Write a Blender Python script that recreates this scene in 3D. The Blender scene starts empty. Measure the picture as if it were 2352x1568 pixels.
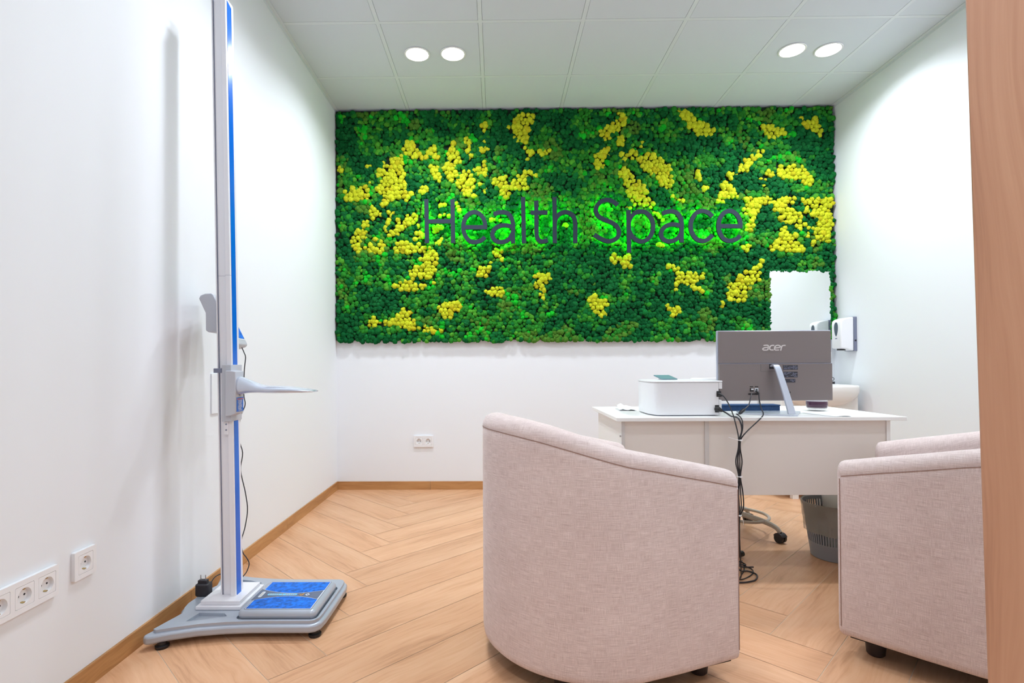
import bpy, bmesh, math, random
import numpy as np
from math import sin, cos, pi, radians, sqrt
from mathutils import Vector, Matrix, noise
from mathutils.geometry import tessellate_polygon

random.seed(7)
S = bpy.context.scene
COL = S.collection

# ------------------------------------------------------------------ camera
ROOM_L, ROOM_R, ROOM_B, ROOM_F, ROOM_H = -1.2565, 2.6301, 4.2068, 0.45, 2.9751
YAW, PITCH, ROLL, EYE, FPX = -0.0103, 0.0114, -0.0049, 0.9796, 1232.75
fwd = Vector((sin(YAW)*cos(PITCH), cos(YAW)*cos(PITCH), sin(PITCH)))
right = Vector((cos(YAW), -sin(YAW), 0)); upv = right.cross(fwd)
r2 = right*cos(ROLL) + upv*sin(ROLL); u2 = upv*cos(ROLL) - right*sin(ROLL)
cam_data = bpy.data.cameras.new('camera'); cam = bpy.data.objects.new('camera', cam_data); COL.objects.link(cam)
M = Matrix((r2, u2, -fwd)).transposed().to_4x4(); M.translation = (0, 0, EYE); cam.matrix_world = M
cam_data.sensor_width = 36; cam_data.sensor_fit = 'HORIZONTAL'; cam_data.lens = FPX/2352*36
cam_data.shift_x = 48.05/2352; cam_data.shift_y = 37.235/2352
cam_data.clip_start = 0.02
S.camera = cam

# ------------------------------------------------------------------ world and exposure
w = bpy.data.worlds.new('world'); S.world = w; w.use_nodes = True
w.node_tree.nodes['Background'].inputs[0].default_value = (0.86, 0.93, 1.0, 1)
w.node_tree.nodes['Background'].inputs[1].default_value = 0.42
S.view_settings.view_transform = 'Standard'; S.view_settings.look = 'None'
S.view_settings.gamma = 1; S.view_settings.use_curve_mapping = False
S.view_settings.exposure = 0.2
S.cycles.max_bounces = 8; S.cycles.diffuse_bounces = 5; S.cycles.transparent_max_bounces = 8; S.cycles.use_adaptive_sampling = True; S.cycles.adaptive_threshold = .02; S.cycles.caustics_reflective = True; S.cycles.blur_glossy = .5
S.cycles.use_denoising = True
S.cycles.sample_clamp_indirect = 6
# watts of each recessed downlight, by row of the ceiling (nearest the moss wall first) and by column
LAMP_ROWS = [(3.407, (8.6, 8.6)), (2.207, (6.2, 6.2)), (1.007, (1.2, 3.2))]
HALL_FILL = 18.0                                    # added fill lamp in the corridor, unseen, brightening the middle armchair through the door
LAMP_COLS = [-0.3865, 2.0135]
LAMP_COLOUR = (0.87, 0.93, 1.0)
LED_GREEN = 17.0

# ------------------------------------------------------------------ materials
def srgb(r, g, b):
    f = lambda c: c/12.92 if c <= 0.04045 else ((c+0.055)/1.055)**2.4
    return (f(r/255), f(g/255), f(b/255), 1)
def mat(name, col, rough=0.5, metal=0.0, spec=0.5, bump=None, vary=None, coat=0.0):
    m = bpy.data.materials.new(name); m.use_nodes = True; nt = m.node_tree; b = nt.nodes['Principled BSDF']
    b.inputs['Base Color'].default_value = col; b.inputs['Roughness'].default_value = rough
    b.inputs['Metallic'].default_value = metal; b.inputs['Specular IOR Level'].default_value = spec
    b.inputs['Coat Weight'].default_value = coat
    tc = nt.nodes.new('ShaderNodeTexCoord')
    if vary:
        sc, amt = vary
        n = nt.nodes.new('ShaderNodeTexNoise'); n.inputs['Scale'].default_value = sc; n.inputs['Detail'].default_value = 6
        nt.links.new(tc.outputs['Object'], n.inputs['Vector'])
        r = nt.nodes.new('ShaderNodeValToRGB')
        r.color_ramp.elements[0].position = .3; r.color_ramp.elements[1].position = .7
        r.color_ramp.elements[0].color = tuple(c*(1-amt) for c in col[:3])+(1,)
        r.color_ramp.elements[1].color = tuple(min(1, c*(1+amt)) for c in col[:3])+(1,)
        nt.links.new(n.outputs[0], r.inputs[0]); nt.links.new(r.outputs[0], b.inputs['Base Color'])
    if bump:
        sc, st = bump
        n = nt.nodes.new('ShaderNodeTexNoise'); n.inputs['Scale'].default_value = sc; n.inputs['Detail'].default_value = 4
        nt.links.new(tc.outputs['Object'], n.inputs['Vector'])
        bp = nt.nodes.new('ShaderNodeBump'); bp.inputs['Strength'].default_value = st; bp.inputs['Distance'].default_value = .002
        nt.links.new(n.outputs[0], bp.inputs['Height']); nt.links.new(bp.outputs[0], b.inputs['Normal'])
    return m
def emit(name, col, st):
    m = bpy.data.materials.new(name); m.use_nodes = True; nt = m.node_tree; nt.nodes.clear()
    o = nt.nodes.new('ShaderNodeOutputMaterial'); e = nt.nodes.new('ShaderNodeEmission')
    e.inputs[0].default_value = col; e.inputs[1].default_value = st; nt.links.new(e.outputs[0], o.inputs[0])
    return m

def wood(name, dark, mid, light, su, sv, rough, plank=False):
    """grain runs along U of the plank's own UVs (metres)"""
    m = bpy.data.materials.new(name); m.use_nodes = True; nt = m.node_tree; L = nt.links; b = nt.nodes['Principled BSDF']
    uv = nt.nodes.new('ShaderNodeUVMap'); uv.uv_map = 'UVMap'
    warp = nt.nodes.new('ShaderNodeTexNoise'); warp.inputs['Scale'].default_value = 2.2; warp.inputs['Detail'].default_value = 2
    mp0 = nt.nodes.new('ShaderNodeMapping'); mp0.inputs['Scale'].default_value = (1.2, 3.2, 1)
    L.new(uv.outputs[0], mp0.inputs['Vector']); L.new(mp0.outputs[0], warp.inputs['Vector'])
    add = nt.nodes.new('ShaderNodeVectorMath'); add.operation = 'MULTIPLY_ADD'
    L.new(warp.outputs['Color'], add.inputs[0]); add.inputs[1].default_value = (0.02, 0.09, 0)
    L.new(uv.outputs[0], add.inputs[2])
    def layer(sx, sy, det, rough_):
        mp = nt.nodes.new('ShaderNodeMapping'); mp.inputs['Scale'].default_value = (sx, sy, 1)
        n = nt.nodes.new('ShaderNodeTexNoise'); n.inputs['Scale'].default_value = 1; n.inputs['Detail'].default_value = det
        n.inputs['Roughness'].default_value = rough_
        L.new(add.outputs[0], mp.inputs['Vector']); L.new(mp.outputs[0], n.inputs['Vector']); return n
    a = layer(su*.8, sv*.55, 5, .6); c = layer(su*3, sv*5, 4, .65); d = layer(su*1.6, sv*1.2, 2, .4)
    r = nt.nodes.new('ShaderNodeValToRGB'); e = r.color_ramp.elements
    e[0].position = .30; e[0].color = dark; e[1].position = .72; e[1].color = light
    e2 = r.color_ramp.elements.new(.47); e2.color = mid
    mx = nt.nodes.new('ShaderNodeMath'); mx.operation = 'MULTIPLY_ADD'; mx.inputs[1].default_value = .42
    L.new(c.outputs[0], mx.inputs[0])
    m2 = nt.nodes.new('ShaderNodeMath'); m2.operation = 'MULTIPLY'; m2.inputs[1].default_value = .58; L.new(a.outputs[0], m2.inputs[0])
    L.new(m2.outputs[0], mx.inputs[2]); L.new(mx.outputs[0], r.inputs[0])
    # thin dark streaks
    st = nt.nodes.new('ShaderNodeMapRange'); st.inputs[1].default_value = .62; st.inputs[2].default_value = .74
    L.new(d.outputs[0], st.inputs[0])
    mixs = nt.nodes.new('ShaderNodeMixRGB'); mixs.blend_type = 'MULTIPLY'; mixs.inputs[2].default_value = (.85, .79, .73, 1)
    sm = nt.nodes.new('ShaderNodeMath'); sm.operation = 'MULTIPLY'; L.new(st.outputs[0], sm.inputs[0]); L.new(c.outputs[0], sm.inputs[1])
    L.new(sm.outputs[0], mixs.inputs[0]); L.new(r.outputs[0], mixs.inputs[1])
    out = mixs
    if plank:
        at = nt.nodes.new('ShaderNodeAttribute'); at.attribute_name = 'tone'
        hs = nt.nodes.new('ShaderNodeMixRGB'); hs.blend_type = 'MULTIPLY'; hs.inputs[0].default_value = 1
        L.new(mixs.outputs[0], hs.inputs[1]); L.new(at.outputs['Color'], hs.inputs[2]); out = hs
    L.new(out.outputs[0], b.inputs['Base Color'])
    b.inputs['Roughness'].default_value = rough; b.inputs['Specular IOR Level'].default_value = .4
    bp = nt.nodes.new('ShaderNodeBump'); bp.inputs['Strength'].default_value = .12; bp.inputs['Distance'].default_value = .001
    L.new(c.outputs[0], bp.inputs['Height']); L.new(bp.outputs[0], b.inputs['Normal'])
    return m

def fabric(name, dark, light):
    m = bpy.data.materials.new(name); m.use_nodes = True; nt = m.node_tree; L = nt.links; b = nt.nodes['Principled BSDF']
    uv = nt.nodes.new('ShaderNodeUVMap'); uv.uv_map = 'UVMap'
    def layer(sx, sy, det):
        mp = nt.nodes.new('ShaderNodeMapping'); mp.inputs['Scale'].default_value = (sx, sy, 1)
        n = nt.nodes.new('ShaderNodeTexNoise'); n.inputs['Scale'].default_value = 1; n.inputs['Detail'].default_value = det
        n.inputs['Roughness'].default_value = .6
        L.new(uv.outputs[0], mp.inputs['Vector']); L.new(mp.outputs[0], n.inputs['Vector']); return n
    a = layer(22, 640, 3); c = layer(640, 34, 3); d = layer(800, 800, 1); big = layer(5, 8, 3)
    def madd(x, k, y=None):
        q = nt.nodes.new('ShaderNodeMath'); q.operation = 'MULTIPLY_ADD'; L.new(x.outputs[0], q.inputs[0]); q.inputs[1].default_value = k
        if y is None: q.inputs[2].default_value = 0
        else: L.new(y.outputs[0], q.inputs[2])
        return q
    s = madd(a, .38, madd(c, .25, madd(d, .28, madd(big, .09))))
    r = nt.nodes.new('ShaderNodeValToRGB'); r.color_ramp.elements[0].position = .36; r.color_ramp.elements[1].position = .63
    r.color_ramp.elements[0].color = dark; r.color_ramp.elements[1].color = light
    L.new(s.outputs[0], r.inputs[0]); L.new(r.outputs[0], b.inputs['Base Color'])
    b.inputs['Roughness'].default_value = .88; b.inputs['Specular IOR Level'].default_value = .2
    b.inputs['Sheen Weight'].default_value = .25; b.inputs['Sheen Roughness'].default_value = .5
    bp = nt.nodes.new('ShaderNodeBump'); bp.inputs['Strength'].default_value = .5; bp.inputs['Distance'].default_value = .0012
    L.new(s.outputs[0], bp.inputs['Height']); L.new(bp.outputs[0], b.inputs['Normal'])
    return m

MT = {}
MT['wall'] = mat('white_wall_paint', (.82, .845, .885, 1), .75, spec=.25, bump=(60, .08))
MT['ceil'] = mat('ceiling_tile', (.66, .705, .775, 1), .9, spec=.1, bump=(240, .2))
MT['grid'] = mat('ceiling_grid_metal', (.70, .745, .80, 1), .5, spec=.3)
MT['void'] = mat('ceiling_void', (.05, .05, .05, 1), .9)
MT['floor'] = wood('wood_look_floor_tile', srgb(178, 129, 93), srgb(210, 160, 122), srgb(226, 183, 147), 1.6, 16, .42, True)
MT['grout'] = mat('pale_grout', srgb(226, 205, 180), .8)
MT['base'] = wood('wood_look_skirting_tile', srgb(150, 104, 62), srgb(184, 134, 84), srgb(204, 156, 104), 2.2, 20, .45)
MT['jamb'] = wood('oak_veneer', srgb(156, 110, 84), srgb(192, 143, 112), srgb(210, 164, 132), 1.3, 26, .5)
MT['fab'] = fabric('beige_pink_woven_fabric', srgb(176, 154, 150), srgb(236, 222, 219))
MT['thread'] = mat('seam_thread', srgb(150, 120, 108), .9)
MT['foot'] = mat('dark_wood_foot', srgb(38, 26, 26), .45)
MT['under'] = mat('black_underside_cloth', (.012, .012, .012, 1), .95)
MT['silver'] = mat('silver_grey_plastic', srgb(174, 182, 194), .34, metal=.25, spec=.5, bump=(900, .04))
MT['silver2'] = mat('light_grey_plastic', srgb(190, 193, 202), .4, spec=.4)
MT['chrome'] = mat('satin_chrome', srgb(205, 212, 226), .22, metal=.55, spec=.6)
MT['white'] = mat('white_gloss_plastic', srgb(236, 237, 240), .32, spec=.5)
MT['alu'] = mat('white_lacquered_aluminium', srgb(232, 232, 238), .3, spec=.5)
MT['blue'] = mat('blue_gloss_strip', srgb(0, 104, 212), .2, spec=.3)
MT['mat'] = mat('blue_mottled_footmat', srgb(4, 104, 208), .5, spec=.25, vary=(70, .5))
MT['slate'] = mat('slate_grey_print', srgb(84, 98, 124), .4)
MT['orange'] = mat('orange_print', srgb(222, 160, 50), .5)
MT['pill'] = mat('light_blue_print', srgb(110, 196, 238), .5)
MT['print'] = mat('pale_print', srgb(205, 212, 222), .5)
MT['rubber'] = mat('black_rubber', (.012, .012, .014, 1), .45)
MT['cable'] = mat('black_cable', (.014, .015, .02, 1), .4)
MT['black'] = mat('black_plastic', (.02, .018, .024, 1), .5, bump=(500, .2))
MT['brass'] = mat('brass_contact', srgb(196, 168, 110), .3, metal=.9)
MT['steel'] = mat('steel', srgb(190, 190, 192), .28, metal=.9)
MT['melamine'] = mat('white_melamine', srgb(238, 238, 236), .42, spec=.4)
MT['melamine2'] = mat('off_white_melamine_panel', srgb(228, 221, 214), .5, spec=.35)
MT['edge'] = mat('pale_grey_edge_band', srgb(206, 203, 200), .5)
MT['mon'] = mat('taupe_grey_plastic_back', srgb(128, 119, 118), .42, metal=.15, bump=(800, .1))
MT['monedge'] = mat('silver_bezel', srgb(176, 180, 196), .35, metal=.4)
MT['label'] = mat('dark_label', srgb(52, 52, 62), .5)
MT['logo'] = mat('logo_silver', srgb(214, 208, 206), .4, metal=.2)
MT['screen'] = mat('screen_glass', (.02, .02, .025, 1), .08)
MT['navy'] = mat('navy_cloth', srgb(26, 66, 112), .7, bump=(350, .5), vary=(120, .25))
MT['paper'] = mat('paper', srgb(240, 241, 246), .8)
MT['ceramic'] = mat('white_ceramic', srgb(236, 233, 230), .15, spec=.5, coat=.3)
MT['bin'] = mat('grey_bin_plastic', srgb(140, 146, 154), .45)
MT['greypaint'] = mat('warm_grey_painted_metal', srgb(190, 184, 174), .4)
MT['dispenser'] = mat('dispenser_white', srgb(238, 239, 244), .28)
MT['dgrey'] = mat('grey_plastic', srgb(118, 124, 146), .45)
MT['smoke'] = mat('smoked_window', srgb(78, 92, 104), .12)
MT['letter'] = mat('anthracite_letter_face', srgb(44, 54, 68), .55, spec=.2, bump=(600, .1))
MT['led'] = emit('green_led', (0.0, 1.0, 0.02, 1), LED_GREEN)
MT['lamp'] = emit('downlight_diffuser', (0.93, 0.97, 1.0, 1), 30)
MT['mirror'] = mat('mirror_silver', (.93, .95, .95, 1), .01, metal=1)
MT['teal'] = mat('grey_green_panel', srgb(104, 140, 148), .3)
MT['board'] = mat('dark_green_backing', srgb(16, 44, 26), .9)
MT['drink'] = mat('purple_brown_liquid', srgb(74, 44, 66), .1)
def glass_mat():
    m = bpy.data.materials.new('clear_glass'); m.use_nodes = True; b = m.node_tree.nodes['Principled BSDF']
    b.inputs['Base Color'].default_value = (.97, .96, .98, 1); b.inputs['Roughness'].default_value = .02
    b.inputs['Alpha'].default_value = .28; b.inputs['IOR'].default_value = 1.45
    return m
MT['glass'] = glass_mat()
def bag_mat():
    m = mat('translucent_bin_bag', srgb(168, 168, 160), .35, bump=(45, .9))
    b = m.node_tree.nodes['Principled BSDF']; b.inputs['Alpha'].default_value = .5
    return m
MT['bag'] = bag_mat()
def moss_mat():
    m = bpy.data.materials.new('preserved_moss'); m.use_nodes = True; nt = m.node_tree; L = nt.links; b = nt.nodes['Principled BSDF']
    at = nt.nodes.new('ShaderNodeAttribute'); at.attribute_name = 'tint'
    tc = nt.nodes.new('ShaderNodeTexCoord')
    n = nt.nodes.new('ShaderNodeTexNoise'); n.inputs['Scale'].default_value = 260; n.inputs['Detail'].default_value = 3
    n2 = nt.nodes.new('ShaderNodeTexVoronoi'); n2.inputs['Scale'].default_value = 190
    L.new(tc.outputs['Object'], n.inputs['Vector']); L.new(tc.outputs['Object'], n2.inputs['Vector'])
    r = nt.nodes.new('ShaderNodeMapRange'); r.inputs[1].default_value = .3; r.inputs[2].default_value = .7; r.inputs[3].default_value = .62; r.inputs[4].default_value = 1.25
    L.new(n.outputs[0], r.inputs[0])
    mx = nt.nodes.new('ShaderNodeVectorMath'); mx.operation = 'SCALE'; L.new(at.outputs['Color'], mx.inputs[0]); L.new(r.outputs[0], mx.inputs['Scale'])
    L.new(mx.outputs[0], b.inputs['Base Color']); b.inputs['Roughness'].default_value = .95; b.inputs['Specular IOR Level'].default_value = .1
    bp = nt.nodes.new('ShaderNodeBump'); bp.inputs['Strength'].default_value = .8; bp.inputs['Distance'].default_value = .004
    ad = nt.nodes.new('ShaderNodeMath'); ad.operation = 'SUBTRACT'; L.new(n.outputs[0], ad.inputs[0]); L.new(n2.outputs['Distance'], ad.inputs[1])
    L.new(ad.outputs[0], bp.inputs['Height']); L.new(bp.outputs[0], b.inputs['Normal'])
    return m
MT['moss'] = moss_mat()

# ------------------------------------------------------------------ mesh helpers
ORG = {}                                            # world origin each thing's parts are modelled against
def tag(o, label=None, cat=None, group=None, kind=None):
    if label: o['label'] = label
    if cat: o['category'] = cat
    if group: o['group'] = group
    if kind: o['kind'] = kind
    return o
def thing(name, label, cat, loc=(0, 0, 0), rotz=0, group=None, local=False):
    o = bpy.data.objects.new(name, None); COL.objects.link(o); o.empty_display_size = .05
    o.location = loc; o.rotation_euler = (0, 0, rotz); tag(o, label, cat, group)
    ORG[o.name] = Vector((0, 0, 0)) if local else Vector(loc)
    return o
def catmull(pts, n=8, closed=False):
    P = [Vector(p) for p in pts]; out = []; N = len(P)
    rng = range(N) if closed else range(N-1)
    for i in rng:
        p1, p2 = P[i], P[(i+1) % N]
        p0 = P[(i-1) % N] if (closed or i > 0) else p1*2-p2
        p3 = P[(i+2) % N] if (closed or i+2 < N) else p2*2-p1
        for k in range(n):
            t = k/n
            out.append(.5*((2*p1)+(p2-p0)*t+(2*p0-5*p1+4*p2-p3)*t*t+(3*p1-p0-3*p2+p3)*t**3))
    if not closed: out.append(P[-1])
    return out
def inset(poly, d):
    """move every edge of a ccw polygon inwards by d"""
    n = len(poly); o = []
    for i in range(n):
        p0, p1, p2 = Vector(poly[i-1]), Vector(poly[i]), Vector(poly[(i+1) % n])
        a = (p1-p0).normalized(); b = (p2-p1).normalized()
        na, nb = Vector((-a.y, a.x)), Vector((-b.y, b.x))
        k = na+nb; k = k/max(.35, 1+na.dot(nb)); o.append((p1.x+k.x*d, p1.y+k.y*d))
    return o
def rrect(x0, x1, y0, y1, r, n=5):
    o = []
    for cx, cy, a0 in ((x1-r, y0+r, -90), (x1-r, y1-r, 0), (x0+r, y1-r, 90), (x0+r, y0+r, 180)):
        for i in range(n+1):
            a = radians(a0+90*i/n); o.append((cx+r*cos(a), cy+r*sin(a)))
    return o
def circle(cx, cy, r, n=24, ry=None):
    return [(cx+r*cos(2*pi*i/n), cy+(ry or r)*sin(2*pi*i/n)) for i in range(n)]
def area2(p): return sum(p[i-1][0]*p[i][1]-p[i][0]*p[i-1][1] for i in range(len(p)))

class Mb:
    def __init__(s): s.v = []; s.f = []; s.uv = {}
    def box(s, x0, x1, y0, y1, z0, z1):
        i = len(s.v)
        s.v += [(x0,y0,z0),(x1,y0,z0),(x1,y1,z0),(x0,y1,z0),(x0,y0,z1),(x1,y0,z1),(x1,y1,z1),(x0,y1,z1)]
        s.f += [tuple(i+k for k in q) for q in ((3,2,1,0),(4,5,6,7),(0,1,5,4),(1,2,6,5),(2,3,7,6),(3,0,4,7))]
        return s
    def _ax(s, p, h, ax): return {'z': (p[0], p[1], h), 'y': (p[0], h, p[1]), 'x': (h, p[0], p[1])}[ax]
    def prism(s, poly, h0, h1, ax='z', holes=()):
        """poly in (x,y) for z, (x,z) for y, (y,z) for x"""
        if area2(poly) < 0: poly = poly[::-1]
        loops = [poly]+[h if area2(h) < 0 else h[::-1] for h in holes]
        i = len(s.v); base = []; flat = []
        for lp in loops: base.append(len(flat)); flat += lp
        n = len(flat)
        s.v += [s._ax(p, h0, ax) for p in flat]+[s._ax(p, h1, ax) for p in flat]
        flip = ax == 'y'
        def add(q): s.f.append(tuple(q[::-1]) if flip else tuple(q))
        if holes:
            tri = tessellate_polygon([[Vector((p[0], p[1], 0)) for p in lp] for lp in loops])
            for t in tri:
                a = [flat[k] for k in t]
                if area2(a) < 0: t = t[::-1]
                add([i+n+k for k in t]); add([i+k for k in t][::-1])
        else:
            add([i+n+k for k in range(n)]); add([i+k for k in range(n)][::-1])
        for b, lp in zip(base, loops):
            m = len(lp)
            for k in range(m):
                k2 = (k+1) % m; add([i+b+k, i+b+k2, i+n+b+k2, i+n+b+k])
        return s
    def loft(s, rings, cap=True, closed=True):
        i = len(s.v); n = len(rings[0])
        for r in rings: s.v += [tuple(p) for p in r]
        for a in range(len(rings)-1):
            for k in range(n if closed else n-1):
                k2 = (k+1) % n
                s.f.append((i+a*n+k, i+a*n+k2, i+(a+1)*n+k2, i+(a+1)*n+k))
        if cap:
            s.f.append(tuple(i+k for k in range(n))[::-1]); s.f.append(tuple(i+(len(rings)-1)*n+k for k in range(n)))
        return s
    def tube(s, pts, r, n=8, closed=False, cap=True):
        P = [Vector(p) for p in pts]; N = len(P); rings = []
        R = r if isinstance(r, (list, tuple)) else [r]*N
        ref = None
        for i in range(N):
            a = P[(i-1) % N] if (closed or i > 0) else P[i]; b = P[(i+1) % N] if (closed or i < N-1) else P[i]
            t = (b-a).normalized()
            if ref is None: ref = t.orthogonal().normalized()
            ref = (ref-t*ref.dot(t)).normalized(); bi = t.cross(ref)
            rings.append([P[i]+(ref*cos(2*pi*k/n)+bi*sin(2*pi*k/n))*R[i] for k in range(n)])
        if closed: rings.append(rings[0])
        return s.loft(rings, cap and not closed)
    def cyl(s, p0, p1, r, n=20, r1=None):
        return s.tube([p0, p1], [r, r if r1 is None else r1], n)
    def lathe(s, prof, c=(0, 0, 0), n=32, cap=True, sx=1, sy=1):
        rings = [[(c[0]+r*cos(2*pi*k/n)*sx, c[1]+r*sin(2*pi*k/n)*sy, c[2]+z) for k in range(n)] for r, z in prof]
        return s.loft(rings, cap)
    def sphere(s, c, r, n=16, m=8, sz=1):
        return s.lathe([(max(1e-4, r*sin(pi*k/m)), -r*cos(pi*k/m)*sz) for k in range(m+1)], c, n, False)
    def stroke(s, pts, wdt, y0, y1):
        """a flat band of constant width along (x,z) points, thickened from y0 to y1"""
        P = [Vector(p) for p in pts]; N = len(P); Lp = []; Rp = []
        for i in range(N):
            a = (P[i]-P[i-1]).normalized() if i else None; b = (P[i+1]-P[i]).normalized() if i < N-1 else None
            if a is None: a = b
            if b is None: b = a
            na = Vector((-a.y, a.x)); nb = Vector((-b.y, b.x)); k = (na+nb)/max(.5, 1+na.dot(nb))
            Lp.append(P[i]+k*wdt/2); Rp.append(P[i]-k*wdt/2)
        rings = [[(l.x, y0, l.y), (r.x, y0, r.y), (r.x, y1, r.y), (l.x, y1, l.y)] for l, r in zip(Lp, Rp)]
        return s.loft(rings)
    def xf(s, m, start=0):
        for k in range(start, len(s.v)): s.v[k] = tuple(m @ Vector(s.v[k]))
        return s
    def build_split(s, name, m, parent, label=None, **k):
        """one part per connected piece"""
        lab = list(range(len(s.v)))
        def find(a):
            while lab[a] != a: lab[a] = lab[lab[a]]; a = lab[a]
            return a
        for f in s.f:
            for q in f[1:]: lab[find(q)] = find(f[0])
        groups = {}
        for f in s.f: groups.setdefault(find(f[0]), []).append(f)
        for fs in groups.values():
            ids = sorted({q for f in fs for q in f}); mp = {q: i for i, q in enumerate(ids)}
            b = Mb(); b.v = [s.v[q] for q in ids]; b.f = [tuple(mp[q] for q in f) for f in fs]; b.build(name, m, parent, label, **k)
    def build(s, name, m, parent=None, label=None, bevel=0, smooth=30, seg=2, uv=None, top=None, loc=None):
        me = bpy.data.meshes.new(name); o = bpy.data.objects.new(name, me)
        V = [Vector(v) for v in s.v]
        if parent is not None:
            root = parent
            while root.parent is not None: root = root.parent
            off = ORG.get(root.name, Vector((0, 0, 0)))
        elif loc is not None: off = Vector(loc); o.location = off
        else:
            xs = [v.x for v in V]; ys = [v.y for v in V]; zs = [v.z for v in V]
            off = Vector(((min(xs)+max(xs))/2, (min(ys)+max(ys))/2, min(zs))); o.location = off
        me.from_pydata([tuple(v-off) for v in V], [], s.f)
        bm = bmesh.new(); bm.from_mesh(me); bmesh.ops.recalc_face_normals(bm, faces=bm.faces); bm.to_mesh(me); bm.free()
        if uv is not None:
            ul = me.uv_layers.new(name='UVMap')
            for lp in me.loops: ul.data[lp.index].uv = uv[lp.vertex_index]
        me.materials.append(m)
        if smooth:
            me.polygons.foreach_set('use_smooth', [True]*len(me.polygons)); me.set_sharp_from_angle(angle=radians(smooth))
        COL.objects.link(o)
        if parent is not None: o.parent = parent
        if label: o['label'] = label
        if bevel:
            b = o.modifiers.new('bevel', 'BEVEL'); b.width = bevel; b.segments = seg; b.limit_method = 'ANGLE'; b.angle_limit = radians(40)
            b.harden_normals = False
        ORG[o.name] = off
        return o
def uvbox(mb, sc=1.0):
    """box-ish UVs in metres: (longest horizontal run, height)"""
    return [((v[0]+v[1])*sc, (v[2]+.31*v[1])*sc) for v in mb.v]
def copy_tree(o, parent=None):
    c = o.copy(); COL.objects.link(c)
    if parent is not None: c.parent = parent
    for ch in list(o.children): copy_tree(ch, c)
    return c

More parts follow.
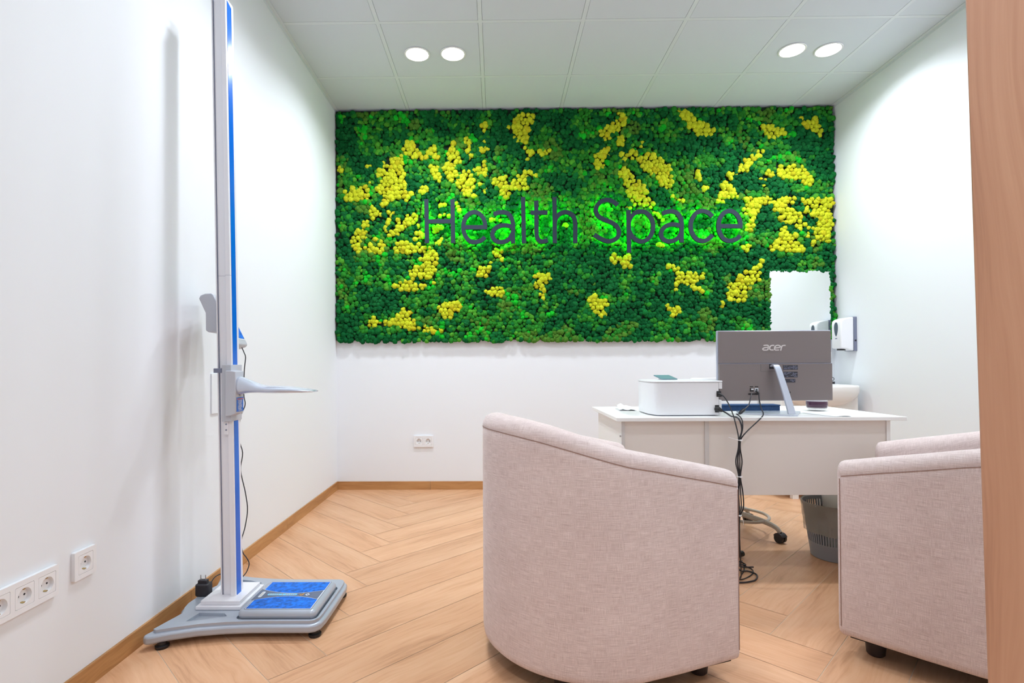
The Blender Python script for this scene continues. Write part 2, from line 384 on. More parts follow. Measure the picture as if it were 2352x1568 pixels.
# traced outlines, in metres on the back wall (x, z): yellow moss clumps, letter strokes, monitor lettering, cable runs
PATCHES = [
[(-1.245,2.533),(-1.219,2.529),(-1.195,2.472),(-1.214,2.472),(-1.247,2.516)],
[(-0.971,2.526),(-0.977,2.514),(-0.989,2.509),(-1.001,2.514),(-1.006,2.527),(-1.001,2.539),(-0.989,2.544),(-0.977,2.539)],
[(-0.998,2.42),(-0.972,2.409),(-0.961,2.374),(-0.98,2.383)],
[(-1.182,2.332),(-1.154,2.332),(-1.141,2.319),(-1.124,2.354),(-1.098,2.353),(-1.093,2.332),(-1.063,2.331),(-1.063,2.349),(-1.028,2.381),(-0.998,2.366),(-0.989,2.257),(-1.059,2.251),(-1.102,2.262),(-1.141,2.263),(-1.182,2.263)],
[(-0.763,2.59),(-0.733,2.611),(-0.724,2.568),(-0.72,2.494),(-0.694,2.485),(-0.695,2.442),(-0.721,2.437),(-0.703,2.385),(-0.701,2.333),(-0.691,2.307),(-0.66,2.311),(-0.65,2.276),(-0.674,2.239),(-0.708,2.255),(-0.773,2.255),(-0.825,2.256),(-0.825,2.234),(-0.847,2.208),(-0.888,2.206),(-0.886,2.256),(-0.86,2.273),(-0.894,2.295),(-0.927,2.309),(-0.926,2.348),(-0.907,2.4),(-0.876,2.421),(-0.907,2.443),(-0.922,2.457),(-0.907,2.504),(-0.881,2.517),(-0.88,2.552),(-0.828,2.551),(-0.833,2.577),(-0.794,2.594)],
[(-0.724,2.702),(-0.676,2.713),(-0.616,2.706),(-0.59,2.658),(-0.594,2.623),(-0.547,2.601),(-0.538,2.631),(-0.521,2.67),(-0.486,2.691),(-0.451,2.687),(-0.465,2.639),(-0.447,2.587),(-0.469,2.583),(-0.499,2.605),(-0.538,2.592),(-0.556,2.575),(-0.621,2.575),(-0.677,2.598),(-0.724,2.62)],
[(-0.378,2.686),(-0.343,2.699),(-0.326,2.725),(-0.3,2.698),(-0.317,2.668),(-0.318,2.638),(-0.292,2.616),(-0.27,2.598),(-0.249,2.572),(-0.266,2.546),(-0.288,2.538),(-0.331,2.551),(-0.357,2.582),(-0.339,2.608),(-0.38,2.617)],
[(-0.508,2.522),(-0.465,2.535),(-0.443,2.517),(-0.448,2.487),(-0.42,2.474),(-0.422,2.409),(-0.425,2.379),(-0.457,2.405),(-0.474,2.44),(-0.504,2.449),(-0.519,2.488)],
[(-0.387,2.539),(-0.37,2.556),(-0.314,2.547),(-0.314,2.525),(-0.335,2.512),(-0.331,2.486),(-0.292,2.477),(-0.293,2.429),(-0.28,2.39),(-0.289,2.364),(-0.31,2.373),(-0.31,2.421),(-0.336,2.43),(-0.344,2.404),(-0.37,2.426),(-0.405,2.478),(-0.407,2.526)],
[(-0.6,2.332),(-0.578,2.375),(-0.539,2.366),(-0.518,2.344),(-0.526,2.31),(-0.552,2.314),(-0.583,2.306)],
[(-0.13,2.823),(-0.115,2.857),(-0.091,2.877),(-0.082,2.857),(-0.065,2.835),(-0.048,2.804),(-0.074,2.783),(-0.1,2.796)],
[(-0.252,2.724),(-0.217,2.748),(-0.187,2.723),(-0.2,2.697),(-0.189,2.663),(-0.2,2.637),(-0.179,2.593),(-0.196,2.563),(-0.218,2.576),(-0.209,2.606),(-0.226,2.641),(-0.224,2.672),(-0.247,2.694)],
[(-0.072,2.709),(-0.078,2.696),(-0.092,2.69),(-0.106,2.696),(-0.111,2.71),(-0.105,2.723),(-0.092,2.729),(-0.078,2.723)],
[(-0.077,2.662),(-0.082,2.649),(-0.094,2.644),(-0.106,2.65),(-0.111,2.662),(-0.106,2.674),(-0.094,2.679),(-0.082,2.674)],
[(-0.08,2.631),(-0.084,2.621),(-0.094,2.617),(-0.105,2.621),(-0.109,2.632),(-0.105,2.642),(-0.094,2.646),(-0.084,2.642)],
[(-0.045,2.653),(-0.05,2.641),(-0.062,2.636),(-0.074,2.641),(-0.078,2.653),(-0.073,2.665),(-0.062,2.669),(-0.05,2.664)],
[(0.237,2.941),(0.293,2.94),(0.289,2.875),(0.308,2.862),(0.288,2.827),(0.25,2.819),(0.275,2.806),(0.271,2.788),(0.249,2.78),(0.275,2.754),(0.249,2.732),(0.238,2.693),(0.214,2.687),(0.197,2.724),(0.167,2.703),(0.163,2.72),(0.128,2.72),(0.133,2.755),(0.154,2.759),(0.155,2.785),(0.116,2.79),(0.094,2.838),(0.103,2.851),(0.12,2.825),(0.159,2.824),(0.138,2.842),(0.125,2.868),(0.151,2.907),(0.203,2.915)],
[(0.206,2.676),(0.227,2.681),(0.244,2.646),(0.27,2.624),(0.317,2.632),(0.304,2.602),(0.265,2.576),(0.257,2.55),(0.24,2.563),(0.257,2.594),(0.236,2.62),(0.214,2.65)],
[(0.326,2.628),(0.352,2.649),(0.404,2.636),(0.421,2.655),(0.44,2.635),(0.429,2.614),(0.386,2.601),(0.373,2.586),(0.343,2.597)],
[(-0.188,2.498),(-0.162,2.515),(-0.14,2.502),(-0.114,2.519),(-0.114,2.545),(-0.093,2.558),(-0.054,2.505),(-0.076,2.484),(-0.072,2.441),(-0.102,2.454),(-0.141,2.45),(-0.179,2.481)],
[(-0.279,2.464),(-0.231,2.494),(-0.197,2.476),(-0.192,2.45),(-0.175,2.428),(-0.16,2.415),(-0.171,2.381),(-0.175,2.351),(-0.202,2.317),(-0.24,2.312),(-0.206,2.298),(-0.219,2.277),(-0.266,2.308),(-0.283,2.356)],
[(-0.136,2.402),(-0.106,2.406),(-0.098,2.38),(-0.102,2.361),(-0.132,2.376)],
[(-0.106,2.346),(-0.085,2.35),(-0.072,2.332),(-0.081,2.285),(-0.1,2.285),(-0.098,2.315)],
[(-0.176,2.272),(-0.167,2.298),(-0.15,2.313),(-0.143,2.294),(-0.163,2.276)],
[(-0.029,2.401),(0.002,2.414),(-0.003,2.44),(0.015,2.427),(0.045,2.431),(0.075,2.457),(0.088,2.439),(0.062,2.409),(0.092,2.405),(0.105,2.374),(0.1,2.344),(0.113,2.314),(0.117,2.279),(0.091,2.266),(0.091,2.248),(0.074,2.249),(0.078,2.266),(0.044,2.27),(0.027,2.292),(0.049,2.314),(0.023,2.34),(0.01,2.366),(-0.024,2.38)],
[(0.14,2.486),(0.179,2.482),(0.191,2.447),(0.209,2.477),(0.252,2.494),(0.282,2.494),(0.299,2.463),(0.342,2.454),(0.325,2.435),(0.282,2.446),(0.23,2.425),(0.234,2.373),(0.256,2.343),(0.247,2.328),(0.204,2.334),(0.156,2.339),(0.113,2.344),(0.118,2.37),(0.131,2.383),(0.118,2.4),(0.157,2.404),(0.165,2.417),(0.153,2.434),(0.153,2.473)],
[(0.94,2.929),(0.983,2.938),(0.996,2.899),(1.03,2.868),(1.017,2.851),(1.004,2.829),(0.965,2.83),(0.98,2.795),(0.96,2.769),(0.93,2.778),(0.909,2.769),(0.9,2.744),(0.908,2.713),(0.87,2.707),(0.814,2.736),(0.81,2.77),(0.823,2.801),(0.853,2.822),(0.892,2.835),(0.896,2.861),(0.935,2.864),(0.957,2.89)],
[(0.956,2.76),(0.982,2.756),(1.018,2.725),(0.986,2.704),(1.0,2.682),(0.989,2.661),(0.955,2.657),(0.938,2.683),(0.96,2.708),(0.943,2.726)],
[(0.826,2.669),(0.861,2.666),(0.89,2.627),(0.882,2.592),(0.847,2.575),(0.847,2.528),(0.842,2.489),(0.782,2.479),(0.757,2.524),(0.783,2.572),(0.753,2.602),(0.774,2.615),(0.809,2.61),(0.83,2.645)],
[(0.959,2.605),(0.989,2.626),(1.006,2.6),(1.024,2.626),(1.088,2.629),(1.092,2.651),(1.118,2.651),(1.136,2.698),(1.155,2.702),(1.153,2.655),(1.114,2.616),(1.079,2.608),(1.113,2.59),(1.169,2.598),(1.178,2.62),(1.217,2.611),(1.263,2.572),(1.302,2.558),(1.306,2.528),(1.366,2.53),(1.365,2.398),(1.373,2.359),(1.339,2.342),(1.317,2.312),(1.296,2.334),(1.268,2.356),(1.279,2.382),(1.245,2.421),(1.211,2.443),(1.19,2.469),(1.16,2.473),(1.126,2.517),(1.134,2.543),(1.092,2.556),(1.049,2.552),(1.032,2.569),(1.006,2.552),(0.989,2.574)],
[(0.971,2.496),(1.006,2.511),(1.048,2.5),(1.057,2.457),(1.08,2.435),(1.073,2.401),(1.116,2.4),(1.155,2.374),(1.167,2.335),(1.169,2.317),(1.158,2.287),(1.166,2.261),(1.218,2.261),(1.213,2.239),(1.239,2.213),(1.23,2.192),(1.2,2.166),(1.179,2.201),(1.132,2.201),(1.063,2.202),(1.029,2.232),(1.03,2.293),(1.017,2.332),(0.996,2.353),(0.987,2.397),(0.962,2.427),(0.949,2.441),(0.958,2.462)],
[(1.425,2.929),(1.489,2.939),(1.541,2.915),(1.536,2.876),(1.583,2.858),(1.647,2.823),(1.677,2.793),(1.706,2.775),(1.706,2.749),(1.672,2.734),(1.612,2.75),(1.556,2.75),(1.51,2.798),(1.467,2.855),(1.433,2.886)],
[(1.545,2.47),(1.575,2.47),(1.6,2.435),(1.587,2.413),(1.579,2.383),(1.553,2.388),(1.536,2.423)],
[(1.6,2.34),(1.63,2.357),(1.644,2.34),(1.629,2.312),(1.604,2.323)],
[(1.346,2.264),(1.381,2.285),(1.406,2.264),(1.441,2.263),(1.462,2.242),(1.444,2.22),(1.415,2.246),(1.376,2.255)],
[(1.217,2.157),(1.238,2.157),(1.277,2.157),(1.294,2.118),(1.306,2.092),(1.276,2.066),(1.255,2.097),(1.234,2.118),(1.213,2.144)],
[(1.254,1.916),(1.275,1.916),(1.3,1.89),(1.283,1.873),(1.258,1.886)],
[(1.007,2.189),(1.054,2.191),(1.054,2.174),(1.011,2.174)],
[(0.893,1.815),(0.927,1.824),(0.949,1.806),(0.983,1.819),(1.022,1.819),(1.043,1.784),(1.034,1.763),(1.053,1.741),(1.034,1.719),(1.004,1.709),(0.969,1.72),(0.965,1.754),(0.935,1.755),(0.91,1.733),(0.893,1.768)],
[(1.308,1.73),(1.342,1.745),(1.389,1.738),(1.414,1.708),(1.401,1.691),(1.444,1.673),(1.465,1.66),(1.491,1.677),(1.521,1.668),(1.576,1.668),(1.593,1.685),(1.615,1.685),(1.614,1.651),(1.58,1.621),(1.554,1.608),(1.546,1.582),(1.592,1.569),(1.605,1.531),(1.611,1.505),(1.592,1.505),(1.571,1.548),(1.524,1.54),(1.503,1.578),(1.469,1.583),(1.422,1.605),(1.409,1.575),(1.391,1.532),(1.374,1.545),(1.375,1.609),(1.388,1.652),(1.367,1.678),(1.371,1.7),(1.329,1.704)],
[(1.294,1.434),(1.322,1.436),(1.339,1.408),(1.356,1.403),(1.395,1.414),(1.42,1.39),(1.424,1.347),(1.385,1.343),(1.351,1.324),(1.356,1.365),(1.343,1.382),(1.309,1.391)],
[(0.706,1.493),(0.758,1.514),(0.788,1.471),(0.826,1.482),(0.869,1.471),(0.871,1.436),(0.839,1.411),(0.843,1.385),(0.855,1.355),(0.804,1.327),(0.77,1.372),(0.74,1.39),(0.723,1.411),(0.732,1.45),(0.706,1.472)],
[(-0.127,1.753),(-0.088,1.727),(-0.066,1.735),(-0.032,1.718),(-0.041,1.683),(-0.067,1.649),(-0.097,1.645),(-0.114,1.658),(-0.157,1.671),(-0.153,1.692),(-0.14,1.714)],
[(-0.033,1.763),(-0.037,1.751),(-0.049,1.747),(-0.061,1.751),(-0.065,1.763),(-0.06,1.775),(-0.049,1.779),(-0.037,1.774)],
[(-0.104,1.55),(-0.067,1.567),(-0.041,1.584),(-0.015,1.597),(0.006,1.571),(0.036,1.575),(0.06,1.54),(0.04,1.497),(-0.003,1.489),(-0.029,1.498),(-0.041,1.532),(-0.08,1.511)],
[(0.295,1.651),(0.329,1.694),(0.394,1.676),(0.432,1.654),(0.423,1.62),(0.376,1.607),(0.367,1.577),(0.397,1.555),(0.393,1.525),(0.358,1.53),(0.328,1.56),(0.294,1.582),(0.294,1.608),(0.333,1.625)],
[(0.315,1.539),(0.337,1.541),(0.358,1.517),(0.386,1.508),(0.384,1.478),(0.354,1.47),(0.341,1.495)],
[(-0.023,1.878),(0.008,1.886),(0.046,1.864),(0.065,1.834),(0.055,1.791),(0.029,1.772),(0.007,1.804),(-0.023,1.83)],
[(-0.071,2.113),(-0.026,2.115),(0.009,2.093),(0.026,2.106),(0.06,2.089),(-0.009,2.081),(-0.039,2.098)],
[(0.499,2.059),(0.547,2.098),(0.566,2.059),(0.55,2.033),(0.52,2.033)],
[(-0.824,1.879),(-0.787,1.9),(-0.783,1.922),(-0.748,1.939),(-0.692,1.943),(-0.644,1.908),(-0.627,1.917),(-0.567,1.916),(-0.549,1.886),(-0.524,1.877),(-0.506,1.907),(-0.498,1.868),(-0.472,1.859),(-0.442,1.803),(-0.446,1.773),(-0.472,1.747),(-0.481,1.652),(-0.507,1.639),(-0.542,1.648),(-0.619,1.648),(-0.663,1.631),(-0.671,1.679),(-0.682,1.705),(-0.658,1.731),(-0.628,1.743),(-0.576,1.765),(-0.593,1.791),(-0.571,1.847),(-0.61,1.843),(-0.666,1.843),(-0.683,1.833),(-0.696,1.861),(-0.727,1.844),(-0.783,1.857)],
[(-0.816,1.606),(-0.775,1.619),(-0.74,1.627),(-0.701,1.638),(-0.68,1.623),(-0.637,1.618),(-0.611,1.605),(-0.572,1.618),(-0.525,1.604),(-0.542,1.583),(-0.585,1.549),(-0.62,1.562),(-0.671,1.549),(-0.715,1.562),(-0.741,1.541),(-0.784,1.576)],
[(-0.499,1.617),(-0.473,1.639),(-0.464,1.595),(-0.477,1.587)],
[(-1.022,1.297),(-0.974,1.335),(-0.948,1.361),(-0.931,1.352),(-0.923,1.305),(-0.866,1.315),(-0.841,1.3),(-0.866,1.274),(-0.897,1.292),(-0.923,1.283),(-0.931,1.26),(-0.961,1.27),(-1.009,1.275)],
[(-0.836,1.326),(-0.802,1.347),(-0.776,1.347),(-0.771,1.377),(-0.741,1.394),(-0.745,1.412),(-0.719,1.416),(-0.706,1.394),(-0.672,1.407),(-0.653,1.389),(-0.668,1.364),(-0.664,1.325),(-0.62,1.312),(-0.612,1.277),(-0.577,1.26),(-0.552,1.285),(-0.539,1.264),(-0.508,1.289),(-0.5,1.259),(-0.474,1.246),(-0.431,1.263),(-0.397,1.263),(-0.401,1.216),(-0.444,1.233),(-0.479,1.22),(-0.526,1.229),(-0.586,1.238),(-0.612,1.26),(-0.647,1.234),(-0.672,1.243),(-0.711,1.256),(-0.759,1.269),(-0.789,1.274),(-0.828,1.296)],
[(-0.469,1.423),(-0.443,1.444),(-0.4,1.44),(-0.396,1.457),(-0.357,1.474),(-0.318,1.469),(-0.292,1.448),(-0.273,1.417),(-0.301,1.392),(-0.344,1.37),(-0.349,1.319),(-0.401,1.341),(-0.431,1.38)],
[(-0.985,2.214),(-0.964,2.213),(-0.959,2.2),(-0.925,2.205),(-0.929,2.179),(-0.894,2.174),(-0.879,2.148),(-0.903,2.135),(-0.925,2.135),(-0.942,2.114),(-0.947,2.088),(-0.985,2.092),(-0.983,2.062),(-1.025,2.041),(-1.063,2.076),(-1.029,2.097),(-1.003,2.11),(-0.964,2.122),(-0.985,2.149)],
[(-1.068,2.024),(-1.025,2.036),(-1.007,2.019),(-0.977,2.027),(-0.999,2.006),(-1.025,1.984),(-1.003,1.963),(-1.016,1.95),(-1.042,1.963),(-1.051,1.911),(-1.008,1.898),(-0.99,1.932),(-0.956,1.923),(-0.947,1.893),(-0.912,1.901),(-0.912,1.932),(-0.882,1.949),(-0.858,1.914),(-0.869,1.853),(-0.926,1.837),(-0.982,1.85),(-1.003,1.88),(-1.051,1.876),(-1.064,1.859),(-1.075,1.829),(-1.112,1.859),(-1.124,1.911),(-1.152,1.977),(-1.111,2.002)],
[(-0.951,1.975),(-0.929,1.984),(-0.925,1.958),(-0.947,1.936)],
[(-0.842,2.169),(-0.816,2.182),(-0.795,2.16),(-0.817,2.134),(-0.821,2.108),(-0.838,2.087),(-0.838,2.048),(-0.847,2.022),(-0.795,2.043),(-0.765,2.043),(-0.795,2.091),(-0.765,2.121),(-0.73,2.112),(-0.695,2.153),(-0.665,2.133),(-0.622,2.163),(-0.579,2.12),(-0.609,2.072),(-0.665,2.068),(-0.666,2.047),(-0.722,2.038),(-0.722,2.008),(-0.752,1.995),(-0.83,1.97),(-0.873,2.005),(-0.869,2.065),(-0.843,2.113)],
[(-0.648,2.008),(-0.618,2.02),(-0.571,1.99),(-0.571,1.951),(-0.601,1.955),(-0.61,1.986)],
[(-0.574,2.05),(-0.579,2.037),(-0.592,2.032),(-0.605,2.038),(-0.61,2.051),(-0.605,2.063),(-0.592,2.069),(-0.579,2.063)],
[(-0.603,1.942),(-0.607,1.931),(-0.618,1.927),(-0.629,1.932),(-0.634,1.943),(-0.629,1.954),(-0.618,1.958),(-0.607,1.953)],
[(-0.48,1.911),(-0.463,1.941),(-0.428,1.971),(-0.411,1.954),(-0.437,1.924),(-0.463,1.902)],
[(-0.51,2.019),(-0.475,2.045),(-0.437,2.041),(-0.402,2.062),(-0.393,2.045),(-0.432,2.019),(-0.476,1.989)],
[(-0.436,2.235),(-0.388,2.235),(-0.393,2.196),(-0.427,2.201)],
[(-0.445,2.131),(-0.393,2.17),(-0.371,2.144),(-0.359,2.122),(-0.441,2.118)],
[(-0.321,2.243),(-0.293,2.221),(-0.272,2.186),(-0.276,2.152),(-0.298,2.178),(-0.32,2.174)],
[(2.047,2.826),(2.085,2.825),(2.085,2.802),(2.137,2.84),(2.145,2.81),(2.179,2.814),(2.196,2.792),(2.226,2.796),(2.251,2.761),(2.242,2.735),(2.174,2.719),(2.148,2.706),(2.123,2.719),(2.076,2.746),(2.085,2.776),(2.047,2.789)],
[(2.366,2.87),(2.393,2.868),(2.423,2.842),(2.474,2.865),(2.517,2.828),(2.537,2.784),(2.547,2.728),(2.481,2.725),(2.465,2.759),(2.414,2.807),(2.384,2.794),(2.38,2.825)],
[(2.019,2.638),(2.054,2.634),(2.077,2.62),(2.066,2.569),(2.031,2.561),(2.001,2.535),(1.984,2.501),(1.962,2.496),(1.962,2.458),(1.928,2.441),(1.881,2.445),(1.833,2.42),(1.825,2.386),(1.79,2.395),(1.774,2.433),(1.812,2.442),(1.83,2.459),(1.855,2.437),(1.876,2.45),(1.868,2.497),(1.92,2.531),(1.92,2.566),(1.972,2.574),(2.023,2.599)],
[(2.18,2.516),(2.232,2.524),(2.24,2.498),(2.3,2.515),(2.317,2.493),(2.368,2.493),(2.393,2.508),(2.41,2.471),(2.422,2.419),(2.469,2.402),(2.46,2.35),(2.434,2.331),(2.379,2.372),(2.362,2.398),(2.303,2.39),(2.282,2.416),(2.222,2.399),(2.184,2.417),(2.18,2.464)],
[(2.09,2.47),(2.133,2.473),(2.171,2.447),(2.149,2.417),(2.098,2.409),(2.098,2.383),(2.072,2.388),(2.073,2.418),(2.094,2.435)],
[(2.062,2.403),(2.059,2.395),(2.051,2.392),(2.043,2.395),(2.04,2.403),(2.043,2.411),(2.051,2.414),(2.059,2.411)],
[(2.055,2.354),(2.076,2.371),(2.093,2.358),(2.085,2.34)],
[(1.752,2.36),(1.769,2.386),(1.812,2.372),(1.833,2.333),(1.875,2.281),(1.875,2.255),(1.806,2.256),(1.763,2.248),(1.767,2.209),(1.712,2.218),(1.719,2.261),(1.743,2.3),(1.743,2.321)],
[(1.9,2.268),(1.926,2.264),(1.96,2.263),(1.986,2.255),(2.011,2.274),(2.037,2.258),(2.063,2.273),(2.075,2.254),(2.114,2.266),(2.135,2.245),(2.182,2.24),(2.207,2.257),(2.237,2.244),(2.267,2.261),(2.318,2.252),(2.313,2.2),(2.275,2.201),(2.279,2.17),(2.317,2.166),(2.334,2.14),(2.376,2.14),(2.376,2.105),(2.342,2.088),(2.367,2.071),(2.405,2.066),(2.409,2.032),(2.452,2.023),(2.452,2.006),(2.43,1.989),(2.425,1.955),(2.429,1.933),(2.404,1.938),(2.387,1.963),(2.409,1.993),(2.384,2.019),(2.337,2.002),(2.316,2.028),(2.303,2.063),(2.278,2.063),(2.265,2.042),(2.252,2.063),(2.197,2.068),(2.193,2.124),(2.206,2.132),(2.193,2.158),(2.159,2.146),(2.147,2.197),(2.13,2.206),(2.096,2.198),(2.053,2.194),(2.036,2.164),(2.031,2.125),(1.997,2.1),(2.001,2.069),(1.992,2.027),(1.961,1.992),(1.915,2.01),(1.941,2.04),(1.941,2.066),(1.98,2.091),(1.946,2.109),(1.929,2.135),(1.895,2.152),(1.925,2.173),(1.942,2.186),(1.921,2.221),(1.921,2.251)],
[(2.356,2.243),(2.408,2.255),(2.412,2.234),(2.463,2.251),(2.51,2.259),(2.544,2.237),(2.557,2.267),(2.599,2.245),(2.611,2.211),(2.598,2.146),(2.61,2.086),(2.605,2.0),(2.57,1.988),(2.57,1.949),(2.54,1.937),(2.518,1.898),(2.493,1.915),(2.459,1.941),(2.451,1.976),(2.485,1.993),(2.456,2.019),(2.49,2.027),(2.461,2.053),(2.486,2.079),(2.453,2.096),(2.444,2.131),(2.41,2.126),(2.381,2.148),(2.389,2.157),(2.436,2.148),(2.436,2.174),(2.402,2.178),(2.403,2.195),(2.428,2.195),(2.386,2.208)],
[(2.097,1.867),(2.127,1.879),(2.152,1.914),(2.157,1.944),(2.183,1.961),(2.188,2.004),(2.226,2.033),(2.251,2.003),(2.251,1.986),(2.315,1.977),(2.319,1.938),(2.361,1.912),(2.386,1.873),(2.382,1.852),(2.36,1.826),(2.305,1.835),(2.279,1.827),(2.241,1.827),(2.19,1.832),(2.173,1.858),(2.164,1.832),(2.126,1.832)],
[(2.433,1.886),(2.45,1.916),(2.476,1.907),(2.475,1.868),(2.441,1.864)],
[(2.553,1.915),(2.578,1.923),(2.591,1.898),(2.557,1.894)],
[(1.896,1.881),(1.922,1.902),(1.982,1.906),(1.981,1.868),(1.947,1.825),(1.921,1.834)],
[(2.053,1.792),(2.07,1.775),(2.053,1.758),(2.056,1.727),(2.029,1.713),(2.038,1.665),(2.052,1.624),(2.02,1.587),(1.969,1.57),(1.969,1.546),(1.935,1.525),(1.941,1.484),(1.913,1.453),(1.852,1.457),(1.825,1.447),(1.78,1.454),(1.767,1.489),(1.791,1.526),(1.795,1.574),(1.823,1.605),(1.854,1.643),(1.909,1.666),(1.933,1.69),(1.981,1.707),(2.012,1.727),(2.036,1.761)],
[(1.746,1.465),(1.78,1.447),(1.763,1.41),(1.729,1.393),(1.715,1.4),(1.736,1.424)],
]
LETTERS = [
('H',[('L',[(-0.534,2.247),(-0.53,1.908)]),('L',[(-0.333,2.245),(-0.329,1.908)]),('L',[(-0.532,2.076),(-0.332,2.075)])]),
('e',[('L',[(-0.25,2.028),(-0.068,2.027)]),('S',[(-0.083,2.027),(-0.084,2.058),(-0.093,2.086),(-0.106,2.11),(-0.124,2.128),(-0.144,2.14),(-0.166,2.144),(-0.188,2.14),(-0.208,2.129),(-0.226,2.111),(-0.239,2.087),(-0.248,2.059),(-0.251,2.029),(-0.248,2.0),(-0.24,1.972),(-0.226,1.948),(-0.209,1.929),(-0.189,1.918),(-0.167,1.913),(-0.123,1.922),(-0.098,1.939),(-0.085,1.953)])]),
('a',[('S',[(-0.017,2.125),(0.013,2.137),(0.051,2.142),(0.089,2.133),(0.116,2.103),(0.13,2.058),(0.131,2.016),(0.13,1.902)]),('S',[(0.131,2.026),(0.093,2.038),(0.051,2.041),(0.008,2.027),(-0.021,1.996),(-0.028,1.962),(-0.013,1.932),(0.012,1.916),(0.046,1.912),(0.084,1.923),(0.113,1.95),(0.128,1.982)])]),
('l',[('L',[(0.209,2.257),(0.214,1.902)])]),
('t',[('S',[(0.31,2.228),(0.311,2.099),(0.311,1.981),(0.317,1.945),(0.333,1.921),(0.358,1.914),(0.396,1.924)]),('L',[(0.266,2.137),(0.395,2.136)])]),
('h',[('L',[(0.45,2.255),(0.451,1.901)]),('S',[(0.452,2.06),(0.462,2.094),(0.49,2.125),(0.532,2.139),(0.572,2.127),(0.599,2.093),(0.607,2.046),(0.607,1.9)])]),
('S',[('S',[(0.933,2.19),(0.9,2.215),(0.858,2.23),(0.812,2.22),(0.776,2.187),(0.766,2.146),(0.783,2.108),(0.823,2.082),(0.878,2.059),(0.92,2.031),(0.941,1.989),(0.932,1.946),(0.9,1.921),(0.856,1.913),(0.801,1.933),(0.751,1.965)])]),
('p',[('L',[(1.015,2.151),(1.018,1.823)]),('S',[(1.017,2.06),(1.034,2.098),(1.067,2.129),(1.114,2.14),(1.16,2.122),(1.193,2.075),(1.202,2.023),(1.19,1.968),(1.158,1.926),(1.112,1.909),(1.066,1.926),(1.033,1.963),(1.018,1.997)])]),
('a',[('S',[(1.272,2.121),(1.303,2.133),(1.341,2.139),(1.378,2.129),(1.405,2.099),(1.419,2.055),(1.419,2.013),(1.418,1.899)]),('S',[(1.419,2.023),(1.382,2.035),(1.34,2.038),(1.298,2.024),(1.269,1.993),(1.262,1.959),(1.276,1.929),(1.301,1.913),(1.334,1.909),(1.372,1.92),(1.402,1.947),(1.417,1.979)])]),
('c',[('S',[(1.655,2.095),(1.622,2.125),(1.576,2.14),(1.529,2.121),(1.497,2.073),(1.488,2.018),(1.501,1.965),(1.534,1.923),(1.578,1.909),(1.615,1.92),(1.655,1.954)])]),
('e',[('L',[(1.701,2.023),(1.881,2.021)]),('S',[(1.867,2.021),(1.865,2.052),(1.857,2.08),(1.844,2.104),(1.827,2.122),(1.807,2.134),(1.785,2.138),(1.763,2.134),(1.743,2.123),(1.726,2.105),(1.712,2.081),(1.703,2.054),(1.7,2.024),(1.703,1.994),(1.711,1.966),(1.724,1.943),(1.741,1.924),(1.761,1.913),(1.783,1.909),(1.826,1.918),(1.851,1.934),(1.864,1.948)])]),
]
LOGO = [[(1.231,1.058),(1.247,1.059),(1.253,1.056),(1.253,1.05),(1.25,1.036)],[(1.252,1.05),(1.234,1.047),(1.227,1.042),(1.231,1.037),(1.248,1.037)],[(1.28,1.058),(1.27,1.058),(1.262,1.054),(1.259,1.044),(1.263,1.038),(1.277,1.037)],[(1.284,1.046),(1.304,1.049),(1.308,1.054),(1.301,1.058),(1.292,1.058),(1.284,1.053),(1.281,1.043),(1.285,1.037),(1.302,1.037)],[(1.309,1.034),(1.314,1.051),(1.319,1.057),(1.332,1.058)]]
CABLES = {
'usb':[(0.996,2.425,0.836),(1.009,2.41,0.833),(1.026,2.395,0.801),(1.031,2.36,0.756),(1.033,2.335,0.711),(1.04,2.33,0.669),(1.04,2.326,0.645),(1.038,2.326,0.609),(1.027,2.326,0.553),(1.039,2.326,0.488),(1.03,2.326,0.423),(1.031,2.326,0.357),(1.035,2.331,0.309)],
'power':[(0.99,2.43,0.773),(1.001,2.41,0.767),(1.02,2.4,0.756),(1.034,2.38,0.743),(1.048,2.352,0.74),(1.055,2.335,0.717),(1.056,2.33,0.684),(1.046,2.334,0.644),(1.044,2.334,0.608),(1.039,2.334,0.552),(1.045,2.334,0.486),(1.041,2.334,0.421),(1.043,2.334,0.355),(1.041,2.339,0.307)],
'monl':[(1.166,2.468,0.841),(1.152,2.45,0.822),(1.134,2.43,0.79),(1.105,2.41,0.771),(1.073,2.39,0.753),(1.06,2.39,0.752),(1.064,2.375,0.747),(1.066,2.35,0.732),(1.062,2.333,0.702),(1.054,2.33,0.669),(1.046,2.327,0.645),(1.044,2.327,0.609),(1.045,2.327,0.553),(1.045,2.327,0.488),(1.047,2.327,0.422),(1.049,2.327,0.357),(1.041,2.332,0.309)],
'bead':[(1.107,2.41,0.772),(1.073,2.39,0.754)],
'monr':[(1.198,2.468,0.841),(1.191,2.45,0.81),(1.189,2.43,0.776),(1.186,2.405,0.753),(1.163,2.37,0.741),(1.121,2.335,0.72),(1.086,2.33,0.691),(1.062,2.33,0.665),(1.052,2.333,0.644),(1.05,2.333,0.608),(1.057,2.333,0.552),(1.05,2.333,0.486),(1.059,2.333,0.421),(1.061,2.333,0.355),(1.047,2.338,0.307)],
'tie':[(1.045,2.33,0.646),(1.045,2.33,0.489),(1.042,2.33,0.328)],
}
# ================================================================== the setting
def struct(name, mb, m, **k):
    return tag(mb.build(name, m, **k), kind='structure')

